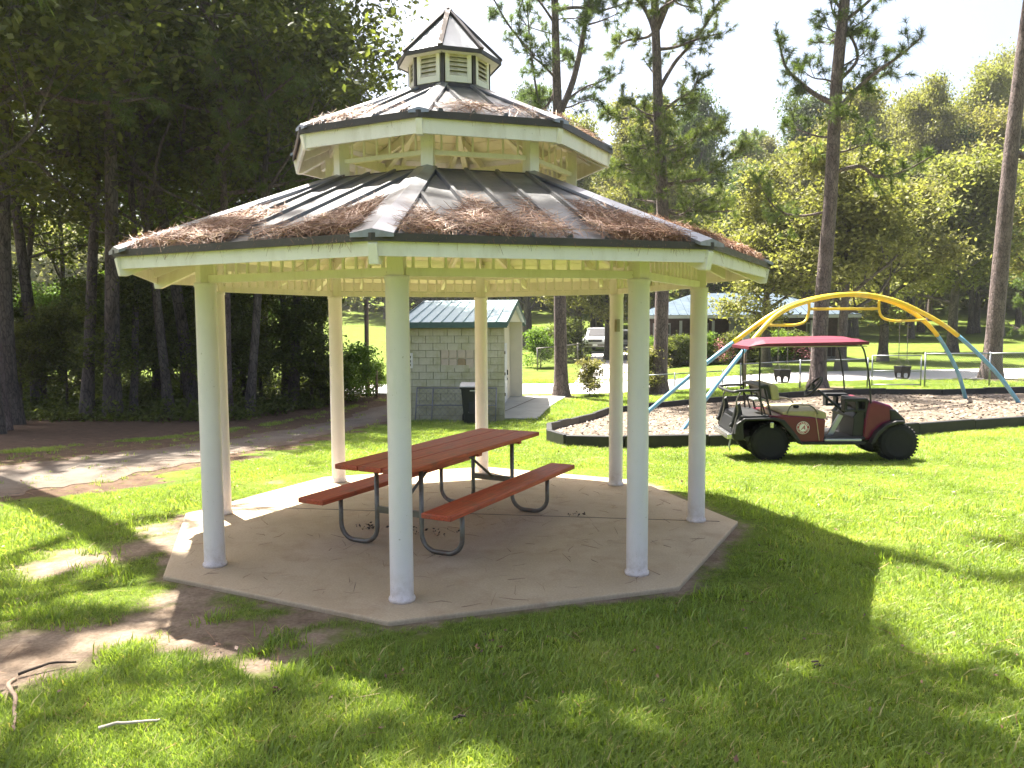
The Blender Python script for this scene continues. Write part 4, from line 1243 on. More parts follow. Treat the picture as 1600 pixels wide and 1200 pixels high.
    for ya, yb in ((-oh, ym), (2 * ym + oh, ym)):
        for X in (xa - .012, xb + .012):
            MB().bar((X, ya, er + sl * -oh + .0), (X, yb, rr_ + .0), .02, .15).build('rake_trim', green, t)
    MB().prism([(ym - .16, rr_ + .01), (ym, rr_ + .065), (ym + .16, rr_ + .01), (ym, rr_ + .05)], xa, xb, axis='X').build('ridge_cap', rm, t)
    for y in (ym * .5, ym * 1.5): pass
shed()


def wheelie_bin():
    x, y = -1.55, 13.4
    t = thing('wheelie_bin', 'dark wheeled rubbish bin with pale lid standing against the shed wall', 'bin', (x, y, Tz(x, y) - .01), math.radians(4))
    grey = simple('charcoal_bin', (.014, .016, .0155), .5, 0, .2, 5)
    bb = MB()
    lo, hi = (.24, .26), (.31, .36)
    V = [(sx * lo[0], sy * lo[1], .06) for sx, sy in ((-1, -1), (1, -1), (1, 1), (-1, 1))] + [(sx * hi[0], sy * hi[1], .98) for sx, sy in ((-1, -1), (1, -1), (1, 1), (-1, 1))]
    bb.add(V, [(0, 3, 2, 1), (4, 5, 6, 7), (0, 1, 5, 4), (1, 2, 6, 5), (2, 3, 7, 6), (3, 0, 4, 7)]); bb.build('body', grey, t, bevel=.03)
    MB().box((0, -.01, .985), (.68, .76, .05)).build('rim', grey, t, bevel=.012)
    MB().prism([(-.39, 1.012), (.40, 1.012), (.38, 1.05), (.20, 1.10), (-.20, 1.10), (-.37, 1.05)], -.34, .34, axis='X').build('lid', simple('pale_grey_lid', (.48, .47, .45), .5), t, bevel=.012)
    MB().box((0, -.345, .92), (.16, .03, .03)).build('grip', simple('light_grip', (.5, .5, .48), .5), t)
    MB().box((.02, -.318, .56), (.26, .02, .50), M=Matrix.Rotation(math.radians(-6), 3, 'X')).build('front_recess', simple('recess_black', (.012, .012, .012), .6), t)
    MB().box((.02, -.318, .36), (.28, .03, .02)).build('front_bar', simple('bar_grey', (.28, .28, .28), .5), t)
    for sx in (-1, 1): MB().lathe([(.11, -.03), (.13, -.02), (.13, .02), (.11, .03)], 18, c=(sx * .29, .28, .13), axis='X').build('wheel', MAT['rubber'], t, smooth=True)
wheelie_bin()


def leaning_rack():
    x0, x1, y = -3.25, -1.05, 14.42
    zb = Tz(x0, y)
    t = thing('gate_panel', 'old grey chain link gate panel leaning on the shed wall behind the bin', 'gate panel', (x0, y - .38, zb))
    top = Vector((0, .34, .92)); L = x1 - x0
    tb = simple('dull_grey_tube', (.20, .20, .22), .5, .3)
    for a, b_ in (((0, 0, 0), top), ((L, 0, 0), top + Vector((L, 0, 0))), (top, top + Vector((L, 0, 0))), ((0, 0, .02), (L, 0, .02)), (top * .5, top * .5 + Vector((L, 0, 0))), (Vector((.45, 0, 0)), top + Vector((.45, 0, 0)))):
        MB().tube([a, b_], .017, 8).build('frame_tube', tb, t, smooth=True)
    b = link_ribbons((0, 0), (L, 0), lambda x, y: 0, .9, sp=.14)
    b.v = [(x, z * .34 / .92, z) for x, y, z in b.v]; b.build('wire_mesh', tb, t)
leaning_rack()


# ================================================================== HOUSE AND CARS
def house():
    x0, x1, y0, y1 = 4.6, 15.2, 35.0, 43.0
    zb = Tz(8, 36) - .02
    t = thing('porch_house', 'dark brick house with pale blue metal roof and deep front porch behind the pines', 'house', (x0, y0, zb))
    W, D = x1 - x0, y1 - y0
    brick_ = simple('dark_brick', (.07, .045, .04), .9, 0, .3, 6)
    MB().box((W / 2, 2.2 + (D - 2.2) / 2, 1.25), (W, D - 2.2, 2.5)).build('wall', brick_, t)
    MB().box((W / 2, 1.1, .12), (W, 2.2, .24)).build('porch_floor', simple('porch_floor_grey', (.22, .21, .2), .8), t)
    wh = simple('porch_white', (.35, .36, .38), .5, 0, .05)
    for k in range(7):
        x = .3 + k * (W - .6) / 6
        MB().box((x, .12, 1.22), (.13, .13, 1.96)).build('porch_post', wh, t)
    for k in range(5):
        x = 1.2 + k * 2.05
        if k == 2: 
            d_ = MB().box((x, 2.18, 1.28), (.95, .06, 2.05)).build('door', simple('house_door', (.5, .5, .52), .5), t); continue
        w_ = MB().box((x, 2.18, 1.45), (.95, .06, 1.25)).build('window', wh, t)
        for i in (0, 1):
            for j in (0, 1): MB().box((x - .22 + i * .44, 2.14, 1.16 + j * .58), (.38, .03, .5)).build('pane', simple('dark_pane', (.03, .035, .04), .1), w_)
    rl = MB().box((W / 2, .12, .88), (W - .5, .05, .05)).build('railing', simple('railing_dark', (.10, .09, .09), .6), t)
    bmz = MB().box((0, .0, 0), (.03, .03, .62)).mesh('baluster', simple('baluster_dark', (.10, .09, .09), .6))
    for k in range(48): link('baluster', bmz, rl, (.3 + k * (W - .6) / 47, .12, .55))
    blue = simple('pale_blue_metal_roof', (.075, .10, .125), .9, .0, .25, 2, spec=.08)
    e, zr = .35, 3.75; ez = 2.50
    rx0, rx1, ry = 3.2, W - 3.2, D / 2
    V = [(-e, -e, ez), (W + e, -e, ez), (W + e, D + e, ez), (-e, D + e, ez), (rx0, ry, zr), (rx1, ry, zr)]
    for nm, f in (('f', (0, 1, 5, 4)), ('r', (1, 2, 5)), ('b', (2, 3, 4, 5)), ('l', (3, 0, 4))):
        P = [Vector(V[i]) for i in f]; nn = (P[1] - P[0]).cross(P[2] - P[0]).normalized() * .05
        bb = MB(); k = len(P); bb.add([tuple(p) for p in P] + [tuple(p - nn) for p in P], [tuple(range(k)), tuple(range(k, 2 * k))[::-1]] + [(i, i + k, (i + 1) % k + k, (i + 1) % k) for i in range(k)])
        if nm == 'f':
            for s_ in range(1, 26):
                x = -e + (W + 2 * e) * s_ / 26
                tt = min(1, (x + e) / (rx0 + e), (W + e - x) / (W + e - rx1))
                bb.bar((x, -e, ez + .02), (x, -e + (ry + e) * tt, ez + (zr - ez) * tt + .02), .03, .04)
        bb.build('roof_slope', blue, t)
    MB().box((W / 2, -e - .02, ez - .10), (W + 2 * e, .03, .16)).build('fascia', wh, t)
house()


def car(name, label, x, y, rz, body_c, scale=1.0, suv=True):
    t = thing(name, label, 'car', (x, y, Tz(x, y)), rz)
    pm = simple(name + '_paint', body_c, .3, .1, .05); gl = simple(name + '_glass', (.03, .035, .04), .08)
    w = .9
    prof = [(-2.35, .38), (-2.38, .80), (-2.25, .98), (-1.25, 1.06), (-.55, 1.62), (1.35, 1.66), (2.05, 1.10), (2.25, 1.0), (2.3, .42), (1.95, .32), (-2.0, .32)]
    if suv: prof = [(-2.35, .42), (-2.40, .85), (-2.28, 1.02), (-1.25, 1.12), (-.65, 1.68), (1.95, 1.72), (2.28, 1.15), (2.36, 1.0), (2.36, .45), (1.95, .36), (-2.0, .36)]
    MB().prism(prof, -w, w).build('body', pm, t, bevel=.09)
    MB().add([(-1.27, -.74, 1.12), (-1.27, .74, 1.12), (-.72, .64, 1.62), (-.72, -.64, 1.62), (-1.22, -.74, 1.13), (-1.22, .74, 1.13)], [(0, 1, 2, 3), (4, 5, 2, 3)]).build('windscreen', gl, t, loc=(-.035, 0, .03))
    for s in (-1, 1):
        for a, b_ in ((-.85, .05), (.13, 1.0), (1.08, 1.75)):
            MB().prism([(a - .22 if a < -.5 else a, 1.12), (b_, 1.12), (b_, 1.54), (a + .06 if a < -.5 else a, 1.54)], s * .885, s * .908).build('window', gl, t)
        hl = MB().box((-2.375, s * .66, .82), (.06, .32, .17)).build('headlight', simple('headlamp', (.7, .72, .75), .1), t, bevel=.01)
        MB().box((2.35, s * .76, .95), (.05, .16, .26)).build('tail_light', simple('tail_red', (.35, .01, .01), .2), t, bevel=.01)
        MB().box((-.95, s * .98, 1.13), (.10, .16, .12)).build('mirror', pm, t, bevel=.02)
        for x_ in (-1.45, 1.45):
            wl = MB().lathe([(.2, -.11), (.33, -.11), (.36, -.08), (.36, .08), (.33, .11), (.2, .11)], 24, c=(x_, s * .82, .36), axis='Y').build('wheel', MAT['rubber'], t, smooth=True)
            MB().lathe([(.2, -.10), (.19, .10)], 16, c=(x_, s * .825, .36), axis='Y').build('rim', MAT['chrome'], wl)
    MB().box((-2.385, 0, .80), (.05, .92, .15)).build('grille', MAT['black'], t, bevel=.01)
    MB().box((-2.40, 0, .50), (.06, 1.5, .16)).build('front_bumper', MAT['steel'], t, bevel=.02)
    MB().box((-2.43, 0, .52), (.02, .34, .12)).build('number_plate', simple('plate', (.6, .6, .6), .5), t)
car('parked_car', 'white parked car facing the camera beyond the pines, left one of two', 2.9, 50.2, math.radians(78), (.36, .36, .37))
car('parked_car', 'grey parked car half hidden behind the back right gazebo column', 4.5, 44.0, math.radians(86), (.32, .33, .35))


# small street furniture
def pole_sign():
    x, y = 7.1, 21.6
    t = thing('utility_post', 'thin wooden post with a grey box near the swing set left leg', 'post', (x, y, Tz(x, y)))
    MB().tube([(0, 0, -.1), (0, 0, 1.95)], .05, 8).build('pole', MAT['post_wood'], t, smooth=True)
    MB().box((0, -.06, 1.78), (.22, .12, .48)).build('box', simple('pale_grey_box', (.42, .43, .38), .6), t, bevel=.01)
pole_sign()
for x, y, h_, lab in ((-6.6, 21.7, 3.6, 'slimmer wooden pole standing left of the shed'), (-6.3, 24.0, 4.6, 'thicker wooden pole nearest the shed')):
    o = MB().tube([(0, 0, -.2), (0, 0, h_ / 2), (.02, 0, h_)], [.13, .125, .115] if h_ > 4 else [.09, .085, .08], 12).build('wooden_pole', MAT['post_wood'], smooth=True, loc=(x, y, Tz(x, y)))
    tag(o, lab, 'pole')
o = MB().tube([(0, 0, -.2), (0, 0, 1.0)], .05, 8).build('fence_post', MAT['post_wood'], smooth=True, loc=(-6.15, 21.3, Tz(-6.15, 21.3))); tag(o, 'short dark post beside the slim wooden pole', 'post')

# debris on lawn and pad
def stick(label, pts, r, mat, cat='stick', name='fallen_stick'):
    P = catmull(pts, 4); n = len(P)
    c = P[0].copy(); P = [p - c for p in P]
    for k in range(1, n): P[k] += Vector((random.uniform(-1, 1), random.uniform(-1, 1), random.uniform(0, 1))) * r * .4
    o = MB().tube(P, [r * (1 - .5 * k / n) for k in range(n)], 8).build(name, MAT[mat], smooth=True, loc=c); return tag(o, label, cat)
g_ = lambda x, y, h_=.02: (x, y, Tz(x, y) + h_)
stick('pale bare stick lying in the grass at the lower left', [g_(-.99, -3.95, .035), g_(-.92, -3.92, .045), g_(-.83, -3.89, .04), g_(-.76, -3.85, .03)], .009, 'stick')
stick('crooked grey branch at the bottom left corner of the lawn', [g_(-1.72, -3.5, .03), g_(-1.66, -3.62, .05), g_(-1.55, -3.72, .04), g_(-1.44, -3.88, .03), g_(-1.36, -3.98, .02)], .013, 'post_wood')
stick('dark twig on the bare soil left of the trail', [g_(-1.76, -3.42, .02), g_(-1.66, -3.32, .035), g_(-1.55, -3.26, .02)], .009, 'dark_debris')
for lab, x, y, a, s in (('red brown bark flake in the grass below the bare trail', -.34, -3.54, .5, .03), ('dark bark scrap in the grass at the bottom middle', .59, -3.75, .1, .028), ('dark bark scrap in the lawn right of the shadow edge', 2.4, -3.05, .2, .03)):
    bb = MB()
    for k in range(4): bb.box((random.uniform(-s, s), random.uniform(-s, s) * .4, .01 * k), (s * random.uniform(.6, 1.3), s * .4, .008), rz=random.uniform(-.5, .5))
    o = bb.build('bark_piece', MAT['straw'] if 'red' in lab else MAT['dark_debris'], bevel=.003, loc=(x, y, Tz(x, y) + .02), rz=a); tag(o, lab, 'bark')
for lab, x, y, s, n_ in (('clump of dark rotted leaves beside the left bench leg', -.68, -.46, .055, 26), ('scattered dark leaf bits between the bench legs', -.10, -.60, .12, 30), ('small dark leaf clump on the slab right of the table', 1.16, .09, .045, 14)):
    n = n_; rr = np.random.default_rng(n_ + 3)
    C = np.stack([rr.normal(0, s, n), rr.normal(0, s * .6, n), rr.random(n) * .03 + .006], 1)
    U = rr.normal(0, 1, (n, 3)); U[:, 2] *= .5; U /= np.linalg.norm(U, axis=1)[:, None]; W_ = np.cross(U, rr.normal(0, 1, (n, 3))); W_ /= np.linalg.norm(W_, axis=1)[:, None]
    l = rr.uniform(.008, .022, n)[:, None]
    V = np.stack([C - U * l, C + W_ * l * .5, C + U * l, C - W_ * l * .5], 1).reshape(-1, 3); V[:, 2] = np.maximum(V[:, 2], .002)
    o = link('leaf_clump', np_mesh('leaf_clump', V, np.arange(n * 4).reshape(-1, 4), MAT['dark_debris'])); o.location = (x, y, 0); tag(o, lab, 'leaves')


# ================================================================== VEGETATION
class Wood:
    """collects limbs as one numpy mesh (round tubes)"""
    def __init__(s): s.V = []; s.Q = []; s.n = 0
    def limb(s, P, R, sides=7):
        P = np.asarray(P, float); n = len(P)
        D = np.gradient(P, axis=0); D /= np.linalg.norm(D, axis=1)[:, None] + 1e-9
        ref = np.array([0, 0, 1.]) if abs(D[0, 2]) < .8 else np.array([1., 0, 0])
        U = np.cross(D, ref); U /= np.linalg.norm(U, axis=1)[:, None] + 1e-9
        W = np.cross(D, U); t = np.arange(sides) / sides * 2 * PI
        ring = (U[:, None] * np.cos(t)[None, :, None] + W[:, None] * np.sin(t)[None, :, None]) * np.asarray(R)[:, None, None]
        s.V.append((P[:, None] + ring).reshape(-1, 3))
        i = np.arange(n - 1)[:, None] * sides; k = np.arange(sides)[None]
        a = s.n + i + k; b = s.n + i + (k + 1) % sides
        s.Q.append(np.stack([a, b, b + sides, a + sides], -1).reshape(-1, 4)); s.n += n * sides
    def mesh(s, name, mat): return np_mesh(name, np.concatenate(s.V), np.concatenate(s.Q), mat, smooth=True)


def leaves_mesh(name, C, size, rng, mat, flat=.5, aspect=.55, droop=0.):
    n = len(C)
    Nn = rng.normal(0, 1, (n, 3)); Nn[:, 2] = np.abs(Nn[:, 2]) + flat; Nn /= np.linalg.norm(Nn, axis=1)[:, None]
    A = np.cross(Nn, rng.normal(0, 1, (n, 3))); A /= np.linalg.norm(A, axis=1)[:, None]; A[:, 2] -= droop
    B = np.cross(Nn, A)
    l = size * rng.uniform(.6, 1.3, n)[:, None]
    V = np.stack([C - A * l, C + B * l * aspect - A * l * .1, C + A * l, C - B * l * aspect - A * l * .1], 1).reshape(-1, 3)
    return np_mesh(name, V, np.arange(n * 4).reshape(-1, 4), mat, rng.random(n))


def hardwood(seed, H, base_h, spread, tr, nleaf, lsize, leafmat, barkmat='wood_bark', levels=3, lean=(0, 0), clump=.45, forks=2, first=6, flat=.5):
    """returns (trunk mesh, crown mesh) of one broadleaf tree"""
    rng = np.random.default_rng(seed); wd = Wood(); tips = []
    def grow(p, d, L, r, lev):
        n = 5; P = [p]; dd = d.copy()
        for k in range(n):
            dd = dd + rng.normal(0, .13, 3) + np.array([0, 0, .05]); dd /= np.linalg.norm(dd); P.append(P[-1] + dd * L / n)
        P = np.array(P); R = np.linspace(r, r * .5, n + 1)
        wd.limb(P, R, 7 if lev < 2 else 4)
        if lev >= levels:
            for f in (.35, .6, .8, 1.): tips.append(P[int(f * n)])
            return
        if lev == levels - 1: tips.append(P[-1]); tips.append(P[-2])
        for k in range(rng.integers(3, 5)):
            f = rng.uniform(.35, 1.); q = P[int(f * n)]
            a = rng.uniform(0, 2 * PI); nd = dd * .55 + np.array([math.cos(a), math.sin(a), rng.uniform(-.25, .5)]) * .8; nd /= np.linalg.norm(nd)
            grow(q, nd, L * rng.uniform(.5, .72), r * .5 * (1.1 - .3 * f), lev + 1)
    # trunk(s)
    n = 12; P = np.zeros((n + 1, 3)); ph = rng.uniform(0, 6, 2)
    zt = H * .82; zs = np.linspace(0, 1, n + 1)
    P[:, 2] = zs * zt; P[:, 0] = lean[0] * zs + np.sin(zs * 5 + ph[0]) * .02 * H * zs; P[:, 1] = lean[1] * zs + np.sin(zs * 4 + ph[1]) * .02 * H * zs
    R = tr * (1 - .8 * zs); R[0] *= 1.45; P[0, 2] = -.25
    wd.limb(P, R, 9)
    for k in range(first * forks):
        f = base_h / zt + (1 - base_h / zt) * ((k + rng.random()) / (first * forks)); f = min(f, .98)
        i = f * n; q = P[int(i)] * (1 - i % 1) + P[min(n, int(i) + 1)] * (i % 1)
        a = k * 2.4 + rng.uniform(-.5, .5); up = rng.uniform(.0, .55) + (f * .5)
        d = np.array([math.cos(a), math.sin(a), up]); d /= np.linalg.norm(d)
        L = spread * (1 - .55 * max(0, f - .25)) * rng.uniform(.5, .75)
        grow(q, d, L, R[int(i)] * .5, 1)
    tips = np.array(tips); m = max(1, nleaf // len(tips))
    sz = rng.uniform(.5, 1.2, len(tips))
    C = np.repeat(tips, m, 0) + rng.normal(0, 1, (len(tips) * m, 3)) * np.array([clump, clump, clump * .6]) * np.repeat(sz, m)[:, None]
    return wd.mesh('trunk', MAT[barkmat]), leaves_mesh('crown', C, lsize, rng, MAT[leafmat], flat)


def needle_tufts(P, D, rng, mat, L=.22, nn=26, w=.006, name='crown'):
    """bursts of long needles at points P pointing roughly along D"""
    n = len(P); P = np.repeat(P, nn, 0); D = np.repeat(D, nn, 0)
    d = D * .75 + rng.normal(0, .62, (n * nn, 3)); d /= np.linalg.norm(d, axis=1)[:, None]
    l = L * rng.uniform(.7, 1.15, n * nn)[:, None]
    base = P - D * rng.random((n * nn, 1)) * L * .5
    S = np.cross(d, rng.normal(0, 1, (n * nn, 3))); S /= np.linalg.norm(S, axis=1)[:, None]
    tip = base + d * l; tip[:, 2] -= l[:, 0] * .18
    V = np.stack([base - S * w, base + S * w, tip], 1).reshape(-1, 3)
    return np_mesh(name, V, np.arange(n * nn * 3).reshape(-1, 3), MAT[mat], np.repeat(rng.random(n), nn) * .6 + rng.random(n * nn) * .4)


def pine(seed, path, r0, limbs, L=.24, tuft=26, w=.006, density=1.0, mat='needles'):
    """path: trunk points (local). limbs: list of polylines with a radius"""
    rng = np.random.default_rng(seed); wd = Wood(); TP = []; TD = []
    C = np.array([tuple(p) for p in catmull(path, 5)]); z = np.linspace(0, 1, len(C)); R = r0 * (1 - .72 * z); R[0] *= 1.5; R[1] *= 1.15
    wd.limb(C, R, 12)
    def twig(p, d, Lt, r, lev):
        n = 4; P = [p]; dd = d
        for k in range(n):
            dd = dd + rng.normal(0, .2, 3) + np.array([0, 0, .10]); dd = dd / np.linalg.norm(dd); P.append(P[-1] + dd * Lt / n)
        P = np.array(P); wd.limb(P, np.linspace(r, r * .5, n + 1), 4)
        TP.append(P[-1]); TD.append(dd)
        if lev == 0:
            TP.append(P[-2]); TD.append(dd)
            for k in range(rng.integers(2, 5)):
                q = P[rng.integers(1, n + 1)]; nd = dd + rng.normal(0, .6, 3); nd /= np.linalg.norm(nd)
                twig(q, nd, Lt * rng.uniform(.35, .6), r * .6, 1)
    for pts, r in limbs:
        Lc = np.array([tuple(p) for p in catmull(pts, 5)]); n = len(Lc)
        wd.limb(Lc, np.linspace(r, r * .3, n), 7)
        Ltot = np.linalg.norm(np.diff(Lc, axis=0), axis=1).sum()
        m = max(3, int(Ltot * 3.6 * density))
        for k in range(m):
            f = .28 + .72 * (k + rng.random()) / m; i = min(n - 1, int(f * (n - 1))); d0 = Lc[min(n - 1, i + 1)] - Lc[max(0, i - 1)]; d0 /= np.linalg.norm(d0) + 1e-9
            nd = d0 * .6 + rng.normal(0, .55, 3); nd /= np.linalg.norm(nd)
            twig(Lc[i], nd, (.85 - .35 * f) * rng.uniform(.5, 1.2), .012, 0)
        TP.append(Lc[-1]); TD.append((Lc[-1] - Lc[-2]) / (np.linalg.norm(Lc[-1] - Lc[-2]) + 1e-9))
    return wd.mesh('trunk', MAT['pine_bark']), needle_tufts(np.array(TP), np.array(TD), rng, mat, L, tuft, w)


def tree(name, meshes, x, y, rz=0, s=1., label=None, cat='tree', group=None, sz=None):
    t = thing(name, label, cat, (x, y, Tz(x, y) - .03), rz, group)
    t.scale = (s, s, sz or s)
    link('trunk', meshes[0], t)
    if meshes[1]: link('crown', meshes[1], t)
    return t


def auto_limbs(rng, path, z0, z1, n, Lmax, up=(.0, .5), r=.07, bias=None, taper=.5):
    P = np.array(path); out = []
    for k in range(n):
        z = z0 + (z1 - z0) * (k + rng.random() * .8) / n
        x = np.interp(z, P[:, 2], P[:, 0]); y = np.interp(z, P[:, 2], P[:, 1])
        a = k * 2.399 + rng.uniform(-.4, .4) if bias is None else rng.normal(bias, .9)
        f = (z - z0) / (z1 - z0 + 1e-6); L = Lmax * (1 - taper * f) * rng.uniform(.6, 1.05)
        u = rng.uniform(*up); dx, dy = math.cos(a), math.sin(a); b = rng.uniform(-.35, .35)
        pts = [(x, y, z), (x + dx * L * .3 - dy * b * L * .2, y + dy * L * .3 + dx * b * L * .2, z + u * L * .18), (x + dx * L * .65 + dy * b * L * .15, y + dy * L * .65 - dx * b * L * .15, z + u * L * .45 + rng.uniform(-.15, .1) * L * .5), (x + dx * L, y + dy * L, z + u * L * .9)]
        out.append((pts, r * (1 - .4 * f)))
    return out


# image-plane frame at the four pines: local x to the right as seen from the picture, z up
def pine_at(px_scale, name_label, x, y, r0, path, limbs, seed, extra, dens=1.0, L=.26):
    rng = np.random.default_rng(seed)
    lb = [([(a * px_scale, c * px_scale * .6, b * px_scale) for a, b, c in pts], r) for pts, r in limbs]
    pt = [(a * px_scale, c * px_scale, b * px_scale) for a, b, c in path]
    for e in (extra if isinstance(extra, list) else [extra]): lb += auto_limbs(rng, pt, *e)
    ms = pine(seed, pt, r0, lb, L=L, density=dens * 1.35, tuft=34, w=.0085)
    # turn the local x axis to be square to the line of sight
    az = math.atan2(x - CAM.x, y - CAM.y)
    tree('pine_tree', ms, x, y, -az, label=name_label)

k29 = 29.0 / 1243 * 1.02
# pine 1, trunk at px 877: (dx, height, depth) in photo pixels
pine_at(k29, 'tall pine with a twin stem rising just right of the gazebo cupola', .57, 22.2, .25,
        [(0, 0, 0), (-2, 150, 0), (-2, 300, 0), (-5, 420, 0), (-8, 520, 0), (-10, 620, 0), (-14, 820, 0), (-16, 1000, 0)],
        [([(0, 435, 0), (18, 480, 10), (32, 540, 15), (40, 590, 20), (52, 640, 20), (60, 720, 20)], .13),
         ([(-6, 480, 0), (-28, 500, -20), (-48, 515, -30), (-70, 545, -40)], .05),
         ([(-6, 470, 0), (-30, 440, 10), (-45, 520, 20), (-52, 600, 20)], .06),
         ([(8, 450, 0), (35, 470, 10), (60, 478, 10), (80, 490, 15)], .045),
         ([(40, 560, 0), (60, 565, 0), (85, 575, 0)], .04),
         ([(-40, 520, 20), (-75, 560, 20), (-100, 600, 10), (-120, 640, 0)], .05),
         ([(-8, 560, 0), (-40, 600, -20), (-90, 640, -20), (-130, 650, 0)], .05)],
        5, [(13.5, 22.5, 16, 3.2, (.0, .6)), (10.0, 14.5, 7, 2.0, (.1, .8), .04)], .9)
# pine 2, trunk at px 1028
pine_at(k29, 'tall forked pine with twisted red limbs behind the front right column', 4.15, 22.2, .27,
        [(0, 0, 0), (3, 150, 0), (2, 300, 0), (-4, 400, 0), (-8, 500, 0), (-12, 600, 0), (-14, 760, 0), (-18, 950, 0)],
        [([(-10, 530, 0), (-18, 560, 10), (-35, 590, 15), (-60, 605, 20), (-110, 612, 25)], .10),
         ([(-8, 545, 0), (8, 580, -10), (20, 610, -15), (26, 660, -20), (30, 740, -20)], .13),
         ([(-2, 460, 0), (18, 495, 10), (40, 520, 15), (62, 548, 20), (82, 580, 20), (100, 610, 20)], .08),
         ([(-4, 470, 0), (-18, 490, 10), (-28, 505, 10)], .035),
         ([(0, 330, 0), (-30, 345, 10), (-60, 350, 20), (-95, 352, 30)], .08),
         ([(2, 315, 0), (30, 318, -10), (60, 322, -20), (90, 345, -20), (120, 360, -30)], .08),
         ([(0, 360, 0), (35, 375, 10), (60, 392, 20), (90, 400, 20)], .07),
         ([(-2, 420, 0), (20, 440, 10), (45, 455, 10), (55, 480, 10)], .06),
         ([(-2, 400, 0), (-25, 420, 10), (-60, 420, 20), (-90, 432, 20)], .06),
         ([(2, 280, 0), (28, 270, 0), (50, 285, 0), (85, 300, 0)], .06),
         ([(30, 620, -20), (60, 640, -20), (100, 640, -20), (130, 650, -10)], .05)],
        6, [(12.0, 21.5, 16, 2.9, (-.05, .5)), (6.6, 10.6, 15, 2.7, (-.1, .35), .06)], 1.15)
# pine 3, trunk at px 1276
k31 = 28.5 * 1.08 / 1243
pine_at(k31, 'tall straight pine rising behind the golf cart roof', 9.15, 20.0, .27,
        [(0, 0, 0), (2, 100, 0), (10, 250, 0), (14, 400, 0), (22, 520, 0), (28, 650, 0), (30, 800, 0), (32, 960, 0)],
        [([(14, 372, 0), (-10, 388, 10), (-30, 408, 20), (-50, 432, 25), (-60, 470, 25)], .10),
         ([(16, 365, 0), (35, 385, -10), (60, 405, -20), (85, 420, -25), (110, 440, -30)], .09),
         ([(14, 352, 0), (24, 358, 10), (40, 392, 15), (60, 405, 20)], .05),
         ([(20, 405, 0), (38, 428, 10), (32, 455, 15), (16, 475, 15), (28, 470, 20), (50, 482, 20)], .06),
         ([(26, 480, 0), (50, 500, 10), (72, 525, 20), (100, 545, 20), (125, 560, 20)], .06),
         ([(25, 505, 0), (40, 545, -10), (56, 590, -20), (70, 640, -20)], .10),
         ([(20, 520, 0), (0, 545, 10), (-35, 560, 20), (-48, 590, 20), (-60, 640, 20)], .07),
         ([(22, 485, 0), (-10, 530, 15), (-50, 545, 25), (-80, 548, 30)], .05),
         ([(10, 285, 0), (45, 292, 10), (65, 278, 15), (95, 282, 20), (130, 300, 20)], .075),
         ([(8, 235, 0), (-30, 232, 10), (-60, 245, 10), (-85, 285, 20)], .05),
         ([(24, 470, 0), (8, 490, 0), (4, 505, 0)], .05)],
        7, [(13.2, 23, 24, 3.6, (.0, .5)), (7.5, 12.0, 8, 2.2, (.0, .6), .045)], 1.0)
# pine 4, leaning, px 1538
k35 = 33.5 * 1.16 / 1243
pine_at(k35, 'leaning purple barked pine at the right edge behind the fence', 16.3, 23.3, .30,
        [(0, 0, 0), (6, 150, 0), (12, 280, 0), (20, 400, 0), (26, 480, 0), (28, 600, 0), (30, 750, 0), (34, 900, 0)],
        [([(25, 470, 0), (12, 500, 10), (0, 530, 15), (-10, 560, 20), (-40, 590, 20), (-90, 600, 10)], .14),
         ([(27, 460, 0), (45, 490, -10), (60, 520, -10), (66, 580, -10)], .11),
         ([(14, 260, 0), (45, 240, 0), (70, 205, 0), (95, 180, -10)], .12),
         ([(-10, 560, 20), (-60, 575, 10), (-100, 560, 0), (-130, 570, 0)], .06)],
        8, [(15.5, 26, 26, 4.4, (-.2, .5))], 1.2)

# overhead pines whose boughs hang into the top corners and whose crowns shade the lawn
rg = np.random.default_rng(5)
def tall_pine(seed, x, y, H, r0, z0, n, Lmax, label, up=(-.15, .4), rz=0, dens=.85, L=.26, group=None, tuft=20, w=.008, lean=(0, 0), extra=None, more=[]):
    rng = np.random.default_rng(seed)
    path = [(0, 0, 0), (.1 + lean[0] * .3, .05 + lean[1] * .3, H * .3), (lean[0] * .6, .1 + lean[1] * .6, H * .6), (lean[0], lean[1], H)]
    lb = auto_limbs(rng, path, z0, H * .98, n, Lmax, up)
    lb += more
    if extra: lb += auto_limbs(rng, path, *extra[:4], up, .08, extra[4], .3)
    ms = pine(seed, path, r0, lb, L=L, density=dens, tuft=tuft, w=w)
    return ms, tree('pine_tree', ms, x, y, rz, label=label, group=group)

# ---- hardwoods on the right, in front of and behind the lawn
OAK = [hardwood(101 + i, 9.5, 2.3, 5.6, .27, 26000, .115, 'oak_leaf', clump=.50, first=7) for i in range(3)]
TALL = [hardwood(131 + i, 15, 2.5, 5.2, .30, 44000, .115, 'oak_leaf', clump=.55, first=10) for i in range(3)]
DARKT = [hardwood(161 + i, 15 + i, 3.6 + .8 * i, 4.8, .115 + .02 * i, 11500, .095, 'shade_leaf', clump=.38, first=9, lean=(1.3 * (-1) ** i, .6 * i - .5)) for i in range(4)]
TALL += [hardwood(151, 14, 2.0, 4.6, .26, 30000, .12, 'pale_leaf', clump=.5, first=10), hardwood(153, 16, 3.0, 4.4, .25, 30000, .11, 'deep_leaf', clump=.5, first=11)]
YOUNG = [hardwood(191 + i, 6.5, 1.2, 2.6, .085, 9000, .085, m_, clump=.40, first=8, levels=2) for i, m_ in enumerate(('shade_leaf', 'shade_leaf', 'sunlit_leaf'))]
